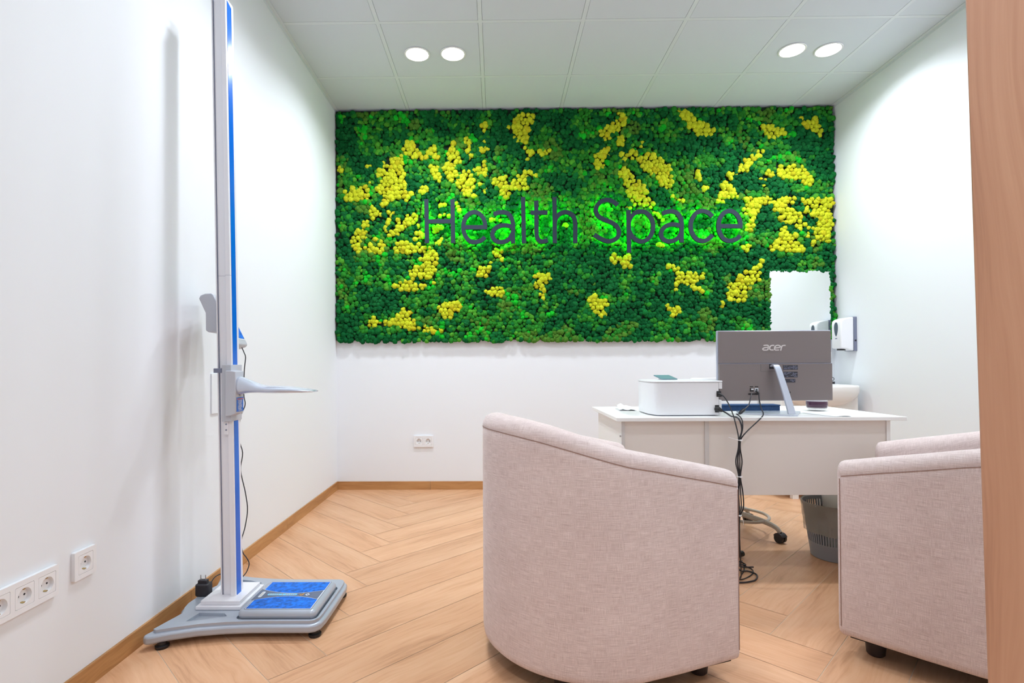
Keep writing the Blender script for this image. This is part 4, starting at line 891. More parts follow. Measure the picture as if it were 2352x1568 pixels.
# ================================================================== monitor
def build_monitor():
    r = thing('computer_monitor', 'all-in-one computer seen from behind, taupe back with silver leg', 'monitor', (1.28, 2.50, .7405))
    yb = 2.490
    Mb().box(1.022, 1.545, yb+.006, yb+.024, .803, 1.128).build('bezel_frame', MT['monedge'], r, 'silver edge frame', bevel=.003)
    Mb().box(1.026, 1.541, yb-.002, yb+.0058, .976, 1.1245).build('back_cover', MT['mon'], r, bevel=.002)
    Mb().box(1.0245, 1.5425, yb-.008, yb+.0058, .8045, .9745).build('lower_back_cover', MT['mon'], r, bevel=.002)
    Mb().box(1.03, 1.537, yb+.0242, yb+.0252, .825, 1.12).build('screen', MT['screen'], r)
    Mb().box(1.0265, 1.5405, yb-.0085, yb-.002, .9738, .9752).build('seam_ridge', MT['monedge'], r)
    lg = Mb()
    for q in LOGO:
        pp = [(p.x, p.y) for p in catmull([(a[0], a[1], 0) for a in q], 6)]
        lg.stroke(pp, .0052, yb-.0038, yb-.0021)
    lg.build('acer_logo', MT['logo'], r, 'silver lettering', smooth=0)
    fy = yb-.0083
    hg = Mb()
    for x0, x1, z0, z1 in ((1.2145, 1.215, .938, .972), (1.316, 1.3165, .938, .972), (1.2145, 1.3165, .938, .9385)): hg.box(x0, x1, fy-.0002, fy+.0004, z0, z1)
    hg.build('hinge_cover', MT['label'], r)
    # leg: a bent flat bar from the hinge slot down to the foot plate
    Mb().box(1.254, 1.283, fy-.0006, fy+.0006, .9505, .972).build('hinge_slot', MT['rubber'], r)
    prof = [(fy, .962, 1.2685), (fy-.020, .967, 1.2700), (fy-.032, .958, 1.2725), (fy-.040, .935, 1.277), (fy-.054, .86, 1.293), (fy-.066, .79, 1.3075), (fy-.072, .749, 1.315)]
    sm = catmull(prof, 5); rings = []
    for i, p in enumerate(sm):
        a = sm[max(0, i-1)]; b = sm[min(len(sm)-1, i+1)]; t = Vector((b.x-a.x, b.y-a.y)).normalized(); n = Vector((-t.y, t.x)); wd = .0125+.004*i/len(sm); th = .004+.002*i/len(sm)
        rings.append([(p.z-wd, p.x+n.x*th, p.y+n.y*th), (p.z+wd, p.x+n.x*th, p.y+n.y*th), (p.z+wd, p.x-n.x*th, p.y-n.y*th), (p.z-wd, p.x-n.x*th, p.y-n.y*th)])
    Mb().loft(rings).build('stand_leg', MT['chrome'], r, 'silver leg', bevel=.002, smooth=35)
    Mb().prism([(1.303, 2.399), (1.335, 2.398), (1.452, 2.585), (1.42, 2.62), (1.16, 2.62), (1.122, 2.51)], .7405, .746).build('stand_foot', MT['chrome'], r, bevel=.001, smooth=0)
    # rating labels
    for (x0, x1, z0, z1), rows in (((1.3175, 1.384, .9455, .9665), 4), ((1.3175, 1.383, .9105, .937), 5), ((1.3175, 1.372, .887, .9035), 2)):
        lb = Mb().box(x0, x1, fy-.0004, fy+.0004, z0, z1).build('rating_label', MT['label'], r, 'dark rating label')
        rnd = random.Random(rows); tx = Mb(); hh = (z1-z0)/(rows+1)
        for k in range(rows):
            zc = z1-(k+.9)*hh; xa = x0+.002
            while xa < x1-.006:
                ln = rnd.uniform(.004, .018); xb = min(x1-.002, xa+ln)
                if rnd.random() < .8: tx.box(xa, xb, fy-.0007, fy-.0004, zc-hh*.28, zc+hh*.22)
                xa = xb+rnd.uniform(.001, .006)
        tx.build('label_print', MT['dgrey'], lb, smooth=0)
    pt = Mb(); pt.box(1.164, 1.180, fy-.0008, fy+.001, .846, .862); pt.build('usb_port', MT['rubber'], r)
    Mb().box(1.169, 1.179, fy-.004, fy-.0008, .854, .860).build('usb_dongle', MT['white'], r, 'small white usb receiver')
    ln = Mb(); ln.prism([(1.186, .844), (1.202, .844), (1.202, .862), (1.186, .862)], fy-.0012, fy+.001, 'y', [[(1.1895, .848), (1.1985, .848), (1.1985, .858), (1.1895, .858)]]); ln.build('network_port', MT['print'], r, 'pale network socket', smooth=0)
    Mb().box(1.1895, 1.1985, fy-.0006, fy+.0006, .848, .858).build('network_port', MT['rubber'], r, smooth=0)
    sl = Mb(); sl.box(1.164, 1.179, fy-.0006, fy+.0006, .867, .8705); sl.box(1.187, 1.202, fy-.0006, fy+.0006, .867, .8705); sl.prism(rrect(1.156, 1.208, .831, .8385, .0035), fy-.0006, fy+.0006, 'y'); sl.box(1.3465, 1.3495, fy-.0006, fy+.0006, .838, .846)
    sl.build_split('cable_slot', MT['rubber'], r, 'black slot', smooth=0)
build_monitor()

# ================================================================== small things on the desk
def build_desk_items():
    r = thing('desk_box', 'dark navy blue long narrow box on the desk behind the silver leg', 'box', (1.24, 2.71, .7405))
    Mb().box(1.085, 1.402, 2.675, 2.742, .7405, .7632).build('body', MT['navy'], r, bevel=.0015)
    Mb().box(1.083, 1.404, 2.673, 2.744, .7638, .7705).build('lid', MT['navy'], r, bevel=.0015)
    # glass with a dark drink
    gx, gy, gz = 1.583, 2.675, .7405
    r = thing('drinking_glass', 'low round glass with dark purple contents at the right of the desk', 'glass', (gx, gy, gz))
    Mb().lathe([(.030, 0), (.040, .004), (.0455, .018), (.047, .045), (.0465, .083), (.0450, .083), (.0450, .045), (.0430, .020), (.036, .013), (.0005, .012)], (gx, gy, gz), 40, False).build('glass_wall', MT['glass'], r)
    Mb().lathe([(.0005, .0131), (.0430, .0132), (.0464, .020), (.0474, .034), (.0473, .047), (.0445, .0475), (.0005, .0475)], (gx, gy, gz), 40, False).build('contents', MT['drink'], r, 'dark purple contents')
    # leaflet
    pm = Mb(); rnd = random.Random(5); nx, ny = 8, 8
    P00, P10, P11, P01 = Vector((1.472, 2.378, .7412)), Vector((1.556, 2.372, .7412)), Vector((1.60, 2.60, .7412)), Vector((1.445, 2.56, .7412))
    top = []
    for j in range(ny+1):
        for i in range(nx+1):
            u, v = i/nx, j/ny; p = P00*(1-u)*(1-v)+P10*u*(1-v)+P11*u*v+P01*(1-u)*v
            p.z += .0075*max(0, u-.25)*(1-v)**1.5*sin(pi*min(1, u*.9+.1))+.002*v*u; top.append(p)
    i0 = len(pm.v); pm.v += [tuple(p) for p in top]+[(p.x, p.y, p.z-.0006) for p in top]; N = len(top)
    for j in range(ny):
        for i in range(nx):
            a = j*(nx+1)+i; q = (a, a+1, a+nx+2, a+nx+1); pm.f += [q, tuple(N+k for k in q[::-1])]
    tag(pm.build('leaflet', MT['paper'], smooth=60), 'white printed leaflet with a curled corner near the desk front edge', 'leaflet')
    # crumpled papers left of the printer
    pm = Mb(); rnd = random.Random(8); nx, ny = 14, 8; top = []
    for j in range(ny+1):
        for i in range(nx+1):
            u, v = i/nx, j/ny; x = .615+.085*u+.02*v; y = 2.70+.16*v
            z = .7425+.016*sin(pi*min(1, u*.8+.2))*(.35+.65*v)+.007*noise.noise(Vector((u*5, v*5, 1.3)))+.010*(1-u)**3*v
            top.append(Vector((x, y, max(.7418, z))))
    pm.v += [tuple(p) for p in top]+[(p.x, p.y, p.z-.0009) for p in top]; N = len(top)
    for j in range(ny):
        for i in range(nx):
            a = j*(nx+1)+i; q = (a, a+1, a+nx+2, a+nx+1); pm.f += [q, tuple(N+k for k in q[::-1])]
    tag(pm.build('paper_sheets', MT['paper'], smooth=40), 'loose curled white papers beside the printer front', 'papers')
build_desk_items()

# ================================================================== office chair behind the desk
def build_office_chair():
    cx, cy = 1.345, 3.14
    r = thing('office_chair', 'white office chair behind the desk on grey ring base with black castors', 'office chair', (cx, cy, 0), 0)
    bk = []
    for k in range(13):
        z = .56+.325*k/12; t = k/12; hw = .195*(1-.02*(2*t-1)**2)*(1 if t < .8 else sqrt(max(0, 1-((t-.8)/.2)**2*.55))); yy = cy+.245+.03*t
        bk.append([(cx+.02+hw*cos(2*pi*i/28)*(1 if abs(cos(2*pi*i/28)) < .9 else 1), yy+.022*(1 if True else 0)*sin(2*pi*i/28)-.03*(1-cos(2*pi*i/28)**2), z) for i in range(28)])
    Mb().loft(bk).build('backrest', MT['white'], r, bevel=.006, smooth=60)
    Mb().prism(rrect(cx-.215, cx+.215, cy-.21, cy+.21, .08), .44, .49).build('seat', MT['white'], r, bevel=.018, seg=3)
    Mb().tube([(cx, cy, .44), (cx, cy, .30)], .022).build('gas_column', MT['greypaint'], r)
    Mb().cyl((cx, cy, .30), (cx, cy, .095), .030).build('hub', MT['greypaint'], r)
    Mb().tube(catmull([(cx+.02, cy+.19, .44), (cx+.02, cy+.28, .47), (cx+.02, cy+.275, .60)], 6), .012).build('back_support', MT['greypaint'], r)
    # foot ring
    Mb().tube([(cx+.075+.135*cos(2*pi*k/40), cy-.005+.15*sin(2*pi*k/40), .098) for k in range(40)], .0085, 10, True).build('foot_ring', MT['greypaint'], r)
    for a in (-46, 44, 134, 224):
        ca, sa = cos(radians(a)), sin(radians(a)); L = .275
        pts = catmull([(cx+ca*.02, cy+sa*.02, .125), (cx+ca*.10, cy+sa*.10, .112), (cx+ca*.19, cy+sa*.19, .098), (cx+ca*.25, cy+sa*.25, .080), (cx+ca*L, cy+sa*L, .055)], 5)
        lg = Mb().tube(pts, [.0165-.005*i/len(pts) for i in range(len(pts))], 10).build('base_leg', MT['greypaint'], r)
        px, py = cx+ca*L, cy+sa*L
        cs = Mb(); d = Vector((cos(radians(a+70)), sin(radians(a+70)), 0)); q = Vector((px, py, .026))
        for sg in (-1, 1): cs.cyl(q+d*sg*.004, q+d*sg*.019, .0255, 24)
        cs.cyl((px, py, .03), (px, py, .060), .008); 
        cs.build('castor', MT['rubber'], lg, 'black castor')
        hd = Mb(); e = Vector((-d.y, d.x, 0))
        hd.loft([[q+d*o+e*.029*cos(t)+Vector((0, 0, .029*sin(t))) for t in [radians(20+14*k) for k in range(11)]] for o in (-.0205, .0205)])
        hd.build('castor_hood', MT['black'], lg, 'black castor hood')
build_office_chair()

# ================================================================== waste bin
def build_bin():
    cx, cy = 1.705, 2.735
    r = thing('waste_bin', 'grey slotted plastic waste bin with bag, on the floor beneath the desk end', 'bin', (cx, cy, 0))
    R = lambda z: .110+(.146-.110)*z/.275
    sh = lambda z0, z1, t=.0025: [(R(z0), z0), (R(z1), z1), (R(z1)-t, z1), (R(z0)-t, z0), (R(z0), z0)]
    b = Mb(); b.lathe([(.0005, .0), (R(0)-.004, 0), (R(.0)+.0, .003), (R(.078), .078), (R(.078)-.0025, .078), (R(0)-.003, .006), (.0005, .006)], (cx, cy, 0), 56, False)
    b.lathe(sh(.150, .209), (cx, cy, 0), 56, False)
    b.build('bin_body', MT['bin'], r)
    n = 64
    for z0, z1 in ((.077, .151), (.208, .256)):
        sl = Mb()
        for k in range(n):
            a = 2*pi*k/n; da = 2*pi/n*.28; q = []
            for z in (z0, z1):
                q.append([(cx+(R(z)-o)*cos(a+s_*da), cy+(R(z)-o)*sin(a+s_*da), z) for s_, o in ((-1, 0), (1, 0), (1, .0025), (-1, .0025))])
            sl.loft(q)
        sl.build('slat_band', MT['bin'], r, 'band of upright slats', smooth=0)
    Mb().lathe([(R(.255), .255), (R(.262)+.004, .258), (R(.275)+.005, .272), (R(.275)+.003, .277), (R(.275)-.002, .274), (R(.255)-.0028, .256), (R(.255), .255)], (cx, cy, 0), 56, False).build('bin_rim', MT['bin'], r)
    rings = []; rnd = random.Random(2)
    for j in range(14):
        t = j/13; z = .2795-t*.150 if j else .2785
        rings.append([(cx+(R(z)+.0065+.004*t+.006*t*noise.noise(Vector((cos(a)*5, sin(a)*5, t*3)))+.003*noise.noise(Vector((cos(a)*11, sin(a)*11, t*6))))*cos(a), cy+(R(z)+.0065+.004*t+.006*t*noise.noise(Vector((cos(a)*5, sin(a)*5, t*3)))+.003*noise.noise(Vector((cos(a)*11, sin(a)*11, t*6))))*sin(a), z+.006*t*noise.noise(Vector((cos(a)*3, sin(a)*3, 5)))) for a in [2*pi*k/72 for k in range(72)]])
    Mb().loft(rings, False).build('bin_liner', MT['bag'], r, 'translucent bag folded over the rim', smooth=180)
build_bin()

# ================================================================== wash basin in the back right corner
def build_basin():
    x0, x1, yf = 2.035, 2.590, 3.87
    r = thing('washbasin_unit', 'white washbasin on a white cabinet in the back right corner', 'washbasin', (2.31, 4.03, 0))
    Mb().box(x0, x1-.006, yf, 4.19, .09, .80).build('cabinet', MT['melamine'], r, bevel=.002)
    for x in (2.14, 2.43):
        Mb().box(x-.021, x+.021, yf+.012, yf+.05, 0, .0895).build('cabinet_leg', MT['melamine'], r)
        Mb().box(x-.021, x+.021, 4.13, 4.17, 0, .0895).build('cabinet_leg', MT['melamine'], r)
    cx = (x0+x1)/2; hw = (x1-x0)/2; rings = []
    lv = [(.652, .03), (.655, .25), (.665, .48), (.685, .70), (.71, .86), (.74, .96), (.775, 1.0), (.800, 1.0), (.812, .985), (.815, .95), (.812, .90), (.79, .84), (.76, .72), (.75, .3), (.749, .03)]
    for z, k in lv:
        pts = []
        for i in range(33):
            t = radians(180+180*i/32); ex = .62
            sgn = lambda v: (1 if v >= 0 else -1)
            pts.append((cx+hw*k*sgn(cos(t))*abs(cos(t))**ex, yf+.03+.145*k*sgn(sin(t))*abs(sin(t))**.9, z))
        pts += [(cx+hw*k, yf+.03+.27*k, z), (cx-hw*k, yf+.03+.27*k, z)]
        rings.append(pts)
    Mb().loft(rings).build('basin', MT['ceramic'], r, smooth=60)
    fa = Mb(); fx, fy = cx-.05, 4.16
    fa.cyl((fx, fy, .812), (fx, fy, .90), .020); fa.tube(catmull([(fx, fy, .895), (fx, fy-.05, .912), (fx, fy-.12, .900)], 5), .011); fa.cyl((fx, fy, .90), (fx+.01, fy+.005, .935), .010)
    fa.build('tap', MT['steel'], r)
    # small dark clip lying on the rim
    r = thing('wire_clip', 'small black wire-handled clip resting on the washbasin rim', 'clip', (2.49, 4.06, .8153))
    Mb().box(2.44, 2.535, 4.05, 4.075, .8153, .834).build('clip_body', MT['black'], r, bevel=.002)
    Mb().tube(catmull([(2.465, 4.06, .834), (2.46, 4.06, .866), (2.50, 4.06, .872), (2.530, 4.06, .862), (2.532, 4.06, .847), (2.515, 4.06, .834)], 6), .0022).build('wire_handle', MT['cable'], r)
build_basin()

# ================================================================== soap dispenser on the right wall
def build_dispenser():
    r = thing('soap_dispenser', 'white wall soap dispenser with smoked window on the right wall', 'soap dispenser', (ROOM_R, 4.0, 1.06))
    y0, y1 = 3.942, 4.052
    prof = [(ROOM_R-.022, 1.062), (ROOM_R-.022, 1.309), (ROOM_R-.06, 1.3065), (ROOM_R-.095, 1.297), (ROOM_R-.112, 1.283), (ROOM_R-.1165, 1.26), (ROOM_R-.1165, 1.088), (ROOM_R-.110, 1.079), (ROOM_R-.07, 1.076), (ROOM_R-.055, 1.068)]
    Mb().prism([(x, z) for x, z in prof], y0, y1, 'y').build('cover', MT['dispenser'], r, bevel=.008, seg=3, smooth=40)
    Mb().box(ROOM_R-.0215, ROOM_R-.0005, y0-.002, y1+.002, 1.060, 1.311).build('back_plate', MT['dgrey'], r, 'grey back plate', bevel=.002)
    ov = []
    for k in range(28):
        t = 2*pi*k/28; zz = .052*sin(t); w_ = .022*(1+.35*sin(t)*.8); ov.append(((y0+y1)/2+w_*cos(t), 1.222+zz))
    Mb().prism(ov, ROOM_R-.1172, ROOM_R-.1158, 'x').build('window', MT['smoke'], r, 'smoked level window', smooth=0)
    Mb().box(ROOM_R-.1170, ROOM_R-.1160, (y0+y1)/2-.012, (y0+y1)/2+.012, 1.150, 1.158).build('label', MT['dgrey'], r, 'small grey label')
    Mb().box(ROOM_R-.10, ROOM_R-.06, (y0+y1)/2-.02, (y0+y1)/2+.02, 1.066, 1.0775).build('nozzle', MT['rubber'], r)
    lk = Mb().cyl((ROOM_R-.012, y0-.0045, 1.138), (ROOM_R-.012, y0-.001, 1.138), .006, 14); lk.build('lock', MT['black'], r)
build_dispenser()
# ================================================================== sockets
def build_socket(name, label, loc, rotz, cells, step, pw, ph, group=None):
    """local: x along the wall, y into the wall, z up; plate front at y = -0.012"""
    r = thing(name, label, 'socket', loc, rotz, group, local=True)
    xs = [step*(k-(cells-1)/2) for k in range(cells)]
    holes = [rrect(x-.0285, x+.0285, -.0285, .0285, .003) for x in xs]
    Mb().prism(rrect(-pw/2, pw/2, -ph/2, ph/2, .004), -.012, -.0005, 'y', holes).build('frame', MT['white'], r, bevel=.0018, smooth=30)
    for x in xs:
        ins = Mb(); ins.prism(rrect(x-.0278, x+.0278, -.0278, .0278, .003), -.0118, -.001, 'y', [circle(x, 0, .0205, 36)])
        o = ins.build('socket_insert', MT['white'], r, bevel=.0008, smooth=30)
        wl = Mb(); wl.lathe([(.0205, .0), (.0192, .0095), (.0005, .0098)], (0, 0, 0), 36, False)
        wl.xf(Matrix.Translation((x, -.0113, 0)) @ Matrix.Rotation(radians(-90), 4, 'X')); wl.build('socket_well', MT['white'], o)
        pn = Mb()
        for sx in (-.0095, .0095): pn.cyl((x+sx, -.0022, 0), (x+sx, -.0014, 0), .0028, 12)
        pn.build_split('pin_hole', MT['rubber'], o, 'dark pin hole')
        ec = Mb()
        for sz in (-1, 1): ec.box(x-.003, x+.003, -.0105, -.0018, sz*.0172-.0012, sz*.0172+.0012)
        ec.build_split('earth_contact', MT['brass'], o, 'metal earth contact')
    return r
g_ = None
build_socket('socket_strip', 'long white wall socket strip at the bottom left corner of the photo', (ROOM_L, 1.3715, .376), pi/2, 4, .071, .290, .086)
build_socket('wall_socket', 'single white wall socket on the left wall beside the socket strip', (ROOM_L, 1.617, .385), pi/2, 1, .071, .086, .085)
build_socket('double_wall_socket', 'double white wall socket low on the back wall under the moss', (-.5745, ROOM_B, .3765), 0, 2, .071, .152, .088)
tag(Mb().box(ROOM_L+.0004, ROOM_L+.006, 2.345, 2.43, .765, .942).build('wall_plate', MT['wall'], bevel=.001), 'blank white cover plate on the left wall behind the height scale', 'cover plate')

# ================================================================== body scale with height rod
def build_scale():
    r = thing('height_weight_scale', 'silver and white body scale with tall height rod and blue footmat', 'height scale', (-.95, 2.11, 0))
    SM = dict(smooth=40)
    half = [(-1.222, 1.846), (-1.212, 1.832), (-1.195, 1.833), (-1.14, 1.862), (-1.06, 1.889), (-.97, 1.905), (-.88, 1.912), (-.675, 1.913), (-.652, 1.922), (-.638, 1.942), (-.633, 1.985), (-.632, 2.11)]
    leftw = [(-1.203, 2.11), (-1.2065, 2.07), (-1.199, 2.03), (-1.186, 2.005), (-1.180, 1.985), (-1.187, 1.955), (-1.198, 1.92)]
    mir = lambda l: [(x, 4.22-y) for x, y in l]
    outline = half[:-1]+mir(half)[::-1]+mir(leftw)[::-1][:-1]+leftw
    Mb().prism(outline, .022, .052).build('base', MT['silver'], r, bevel=.009, seg=3, **SM)
    dh = [(-1.199, 1.866), (-1.185, 1.858), (-1.14, 1.876), (-1.06, 1.902), (-.97, 1.917), (-.88, 1.924), (-.675, 1.925), (-.658, 1.932), (-.648, 1.95), (-.645, 1.985)]
    dl = [(-1.190, 2.11), (-1.193, 2.07), (-1.186, 2.03), (-1.174, 2.005), (-1.168, 1.985), (-1.175, 1.955), (-1.185, 1.92)]
    deck = dh+mir(dh)[::-1]+mir(dl)[::-1][:-1]+dl
    pl_hole = rrect(-.951, -.656, 1.937, 2.221, .022)
    poc1 = [(-1.118, 1.922), (-1.106, 1.988), (-1.010, 1.984), (-.990, 1.962), (-1.045, 1.938)]
    Mb().prism(deck, .0515, .063, 'z', [pl_hole, poc1, mir(poc1)[::-1]]).build('deck', MT['silver'], r, **SM)
    rim = Mb().prism(rrect(-.975, -.645, 1.925, 2.296, .02), .0515, .0575, 'z', [rrect(-.952, -.655, 1.936, 2.284, .02)])
    pf = Mb().prism(rrect(-.946, -.661, 1.942, 2.216, .020), .054, .0905).build('platform', MT['silver'], r, bevel=.017, seg=5, **SM)
    # printed footmat
    zt = .0907; mx0, mx1, my0, my1 = -.921, -.684, 1.961, 2.197; ym = (my0+my1)/2
    Mb().prism([(mx0-.003, my0-.003), (mx1+.003, my0-.003), (mx1+.003, my1+.003), (mx0-.003, my1+.003)], zt-.0004, zt+.0003).build('mat_border', MT['print'], pf, 'pale border line', smooth=0)
    Mb().prism([(mx0-.0045, my0-.0045), (mx1+.0045, my0-.0045), (mx1+.0045, my1+.0045), (mx0-.0045, my1+.0045)], zt-.0006, zt+.00015).build('mat_border', MT['label'], pf, 'dark border line', smooth=0)
    def waist(x, k=1):
        t = (x-mx0)/(mx1-mx0); t = (t-.52)/.52
        return k*(.0115+.032*abs(t)**1.9)
    N = 20; X = [mx0+(mx1-mx0)*i/N for i in range(N+1)]
    for sg in (-1, 1):
        edge = [(x, ym+sg*(waist(x)+.003)) for x in X]
        far = my1 if sg > 0 else my0
        Mb().prism(edge+[(mx1, far), (mx0, far)], zt, zt+.0007).build('footmat', MT['mat'], pf, 'blue mottled foot area', smooth=0)
    X2 = [mx0-.012+(mx1-mx0+.010)*i/N for i in range(N+1)]
    Mb().prism([(x, ym-waist(x)) for x in X2]+[(x, ym+waist(x)) for x in X2[::-1]], zt+.0001, zt+.0008).build('print_panel', MT['slate'], pf, 'slate waisted print panel', smooth=0)
    Mb().prism(rrect(mx0+.0015, mx0+.014, ym-.026, ym+.026, .006), zt+.0008, zt+.0012).build('level_window', MT['print'], pf, 'pale oblong window', smooth=0)
    Mb().prism(rrect(mx0+.0045, mx0+.0105, ym-.017, ym+.017, .003), zt+.0012, zt+.0014).build('level_window', MT['greypaint'], pf, smooth=0)
    Mb().prism(rrect(mx0+.030, mx0+.145, ym-.0075, ym+.0075, .0074), zt+.0008, zt+.0012).build('text_band', MT['pill'], pf, 'light blue band', smooth=0)
    tx = Mb(); k = 0
    for wch in (5, 1, 5):
        for i in range(wch):
            x = mx0+.037+k*.0081; k += 1
            tx.box(x, x+.0052, ym-.0042, ym-.0022, zt+.0012, zt+.0014); tx.box(x, x+.0052, ym+.002, ym+.004, zt+.0012, zt+.0014); tx.box(x+.0018, x+.0036, ym-.0042, ym+.004, zt+.0012, zt+.0014)
        k += .9
    tx.build('text_print', MT['orange'], pf, 'orange lettering', smooth=0)
    sg_ = Mb(); x = mx0+.156
    sg_.box(x, x+.0135, ym-.0095, ym-.0065, zt+.0008, zt+.0012); sg_.box(x, x+.0135, ym+.0005, ym+.0035, zt+.0008, zt+.0012); sg_.box(x, x+.003, ym-.0095, ym+.0035, zt+.0008, zt+.0012); sg_.box(x+.0105, x+.0135, ym-.0095, ym+.0125, zt+.0008, zt+.0012)
    sg_.build('text_print', MT['orange'], pf, 'orange lettering', smooth=0)
    em = Mb().prism([(x+.020, ym), (x+.029, ym-.011), (x+.038, ym), (x+.029, ym+.011)], zt+.0008, zt+.0012, 'z', [[(x+.025, ym), (x+.029, ym-.005), (x+.033, ym), (x+.029, ym+.005)]]); em.build('emblem', MT['print'], pf, 'pale diamond emblem', smooth=0)
    fp = Mb()
    for q in range(5): fp.box(x+.047+q*.006, x+.0485+q*.006, ym-.016-.002*q, ym+.014+.002*q, zt+.0008, zt+.001)
    fp.build('text_print', MT['dgrey'], pf, 'fine grey lettering', smooth=0)
    for fx, fy in ((-1.168, 1.866), (-.662, 1.946), (-.662, 2.274), (-1.168, 2.354)):
        Mb().lathe([(.021, 0), (.0225, .004), (.0225, .010), (.015, .012), (.015, .0225)], (fx, fy, 0), 24).build('rubber_foot', MT['rubber'], r)
    pd = Mb(); pd.box(-1.133, -.962, 2.008, 2.212, .0632, .0765); pd.box(-1.120, -.972, 2.020, 2.198, .0765, .0925)
    pd.build('plinth', MT['alu'], r, 'white stepped plinth', bevel=.0025)
    # the height rod: a leaning aluminium section of two profiles
    ln = lambda mb: mb.xf(Matrix.Translation((0, 0, .0925)) @ Matrix(((1, 0, -.0178, 0), (0, 1, 0, 0), (0, 0, 1, 0), (0, 0, 0, 1))) @ Matrix.Translation((0, 0, -.0925)))
    zb, ztop = .0925, 2.412
    p = Mb(); p.prism([(-1.070, 2.078), (-1.0265, 2.078), (-1.0265, 2.125), (-1.070, 2.125)], zb, ztop)
    p.prism([(-1.0262, 2.062), (-1.008, 2.062), (-1.008, 2.125), (-1.0262, 2.125)], zb, ztop+.002)
    p.prism([(-1.0705, 2.0745), (-1.0655, 2.0745), (-1.0655, 2.0782), (-1.0705, 2.0782)], zb, ztop)
    ln(p).build('height_rod', MT['alu'], r, bevel=.001)
    ln(Mb().cyl((-1.0628, 2.0768, zb), (-1.0628, 2.0768, ztop), .0016, 10)).build('guide_wire', MT['dgrey'], r, 'thin grey guide rod')
    bs = ln(Mb().prism([(2.0735, zb), (2.107, zb+.0), (2.107, 2.395), (2.0735, 2.407)], -1.0085, -1.0068, 'x')); bs.build('blue_strip', MT['blue'], r, 'blue stripe', smooth=0)
    jt = Mb(); jt.box(-1.0708, -1.0265, 2.0777, 2.08, 1.327, 1.3278); jt.box(-1.0264, -1.0078, 2.0617, 2.075, 1.327, 1.3278); ln(jt).build_split('joint_line', MT['dgrey'], r, 'fine joint line')
    tb = Mb().box(-1.052, -1.034, 2.0590, 2.0768, .712, .762); tb.build('stop_plate', MT['alu'], r, bevel=.001)
    sc = Mb()
    for z in (.752, .730): sc.cyl((-1.0425, 2.0575, z), (-1.0425, 2.0592, z), .003, 12)
    sc.build_split('screw', MT['dgrey'], r, 'dark screw')
    # sliding head stop
    sl = Mb(); sl.box(-1.0415, -1.0175, 2.046, 2.134, .7635, .981); sl.box(-1.0545, -1.0417, 2.048, 2.134, .7625, .981)
    so = sl.build('slider_sleeve', MT['silver2'], r, bevel=.0012)
    bl = Mb().prism([(-1.031, .785), (-1.010, .787), (-.9915, .795), (-.9915, .9555), (-1.012, .9585), (-1.031, .958)], 2.028, 2.094, 'y'); bl.build('slider_block', MT['silver2'], r, bevel=.0025)
    Mb().box(-1.0855, -1.0548, 2.046, 2.058, .950, .9675).build('guide_clip', MT['dgrey'], r, 'grey clip', bevel=.001)
    lb = Mb().box(-.9916, -.9908, 2.036, 2.090, .8015, .856).build('slider_label', MT['blue'], r, 'blue instruction label', smooth=0)
    tp = Mb(); rnd = random.Random(4)
    for q in range(10):
        z = .844-q*.0042; tp.box(-.9909, -.9905, 2.046+rnd.uniform(0, .006), 2.080-rnd.uniform(0, .008), z-.0012, z+.0008)
    tp.build('label_print', MT['print'], lb, smooth=0)
    Mb().box(-.9909, -.9905, 2.040, 2.087, .8475, .8515).build('label_print', mat('red_print', srgb(206, 110, 110), .5), lb, 'red title line', smooth=0)
    Mb().box(-.9917, -.9905, 2.061, 2.065, .862, .875).build('release_slot', MT['rubber'], r, smooth=0)
    # paddle of the head stop
    secs = [(-.9925, .9005, .0345, .028), (-.984, .901, .0345, .030), (-.978, .9005, .0325, .030), (-.960, .8985, .0275, .031), (-.930, .8925, .0205, .036), (-.905, .8880, .0160, .042), (-.870, .8852, .0142, .052), (-.830, .8848, .0140, .058), (-.780, .8830, .0112, .057), (-.735, .8806, .0076, .050), (-.708, .8790, .0046, .040), (-.696, .8778, .0022, .026)]
    cu = [catmull([(s[0], s[1], 0) for s in secs], 4), catmull([(s[2], s[3], 0) for s in secs], 4)]
    rings = []
    for a, b in zip(*cu):
        ring = []
        for k in range(32):
            t = 2*pi*k/32; cz, cy = sin(t), cos(t)
            zz = b.x*(cz if cz > 0 else max(cz, -1)*1.0); ring.append((a.x, 2.06+b.y*(abs(cy)**.75)*(1 if cy > 0 else -1), a.y+zz*abs(cz)**(-.15 if abs(cz) > .02 else 0)*1.0))
        rings.append(ring)
    Mb().loft(rings).build('head_paddle', MT['chrome'], r, 'satin silver head paddle', smooth=50)
    gv = Mb()
    for k, off in enumerate((.0, .014)):
        pts = [(-.918+.02*k+ (.19-.03*k)*t, 2.06-(.036+.016*sin(pi*t))+.006, .8905+.0085*sin(pi*min(1, t*1.1))-.009*t-off*.45) for t in [i/16 for i in range(17)]]
        gv.tube(pts, .0022, 6)
    gv.build_split('paddle_ridge', MT['chrome'], r)
    # display console behind the rod
    pc = [(-1.186, 1.246), (-1.180, 1.258), (-1.163, 1.266), (-1.140, 1.268), (-1.132, 1.262), (-1.042, 1.072), (-1.040, 1.064), (-1.048, 1.056), (-1.072, 1.046), (-1.100, 1.112), (-1.150, 1.1115), (-1.160, 1.118), (-1.161, 1.188)]
    turn = Matrix.Translation((-1.11, 2.135, 0)) @ Matrix.Rotation(radians(11), 4, 'Z') @ Matrix.Translation((1.11, -2.135, 0))
    co = Mb().prism(pc, 2.136, 2.285, 'y').xf(turn).build('display_console', MT['silver2'], r, 'grey tilted display housing', bevel=.004, seg=3, smooth=40)
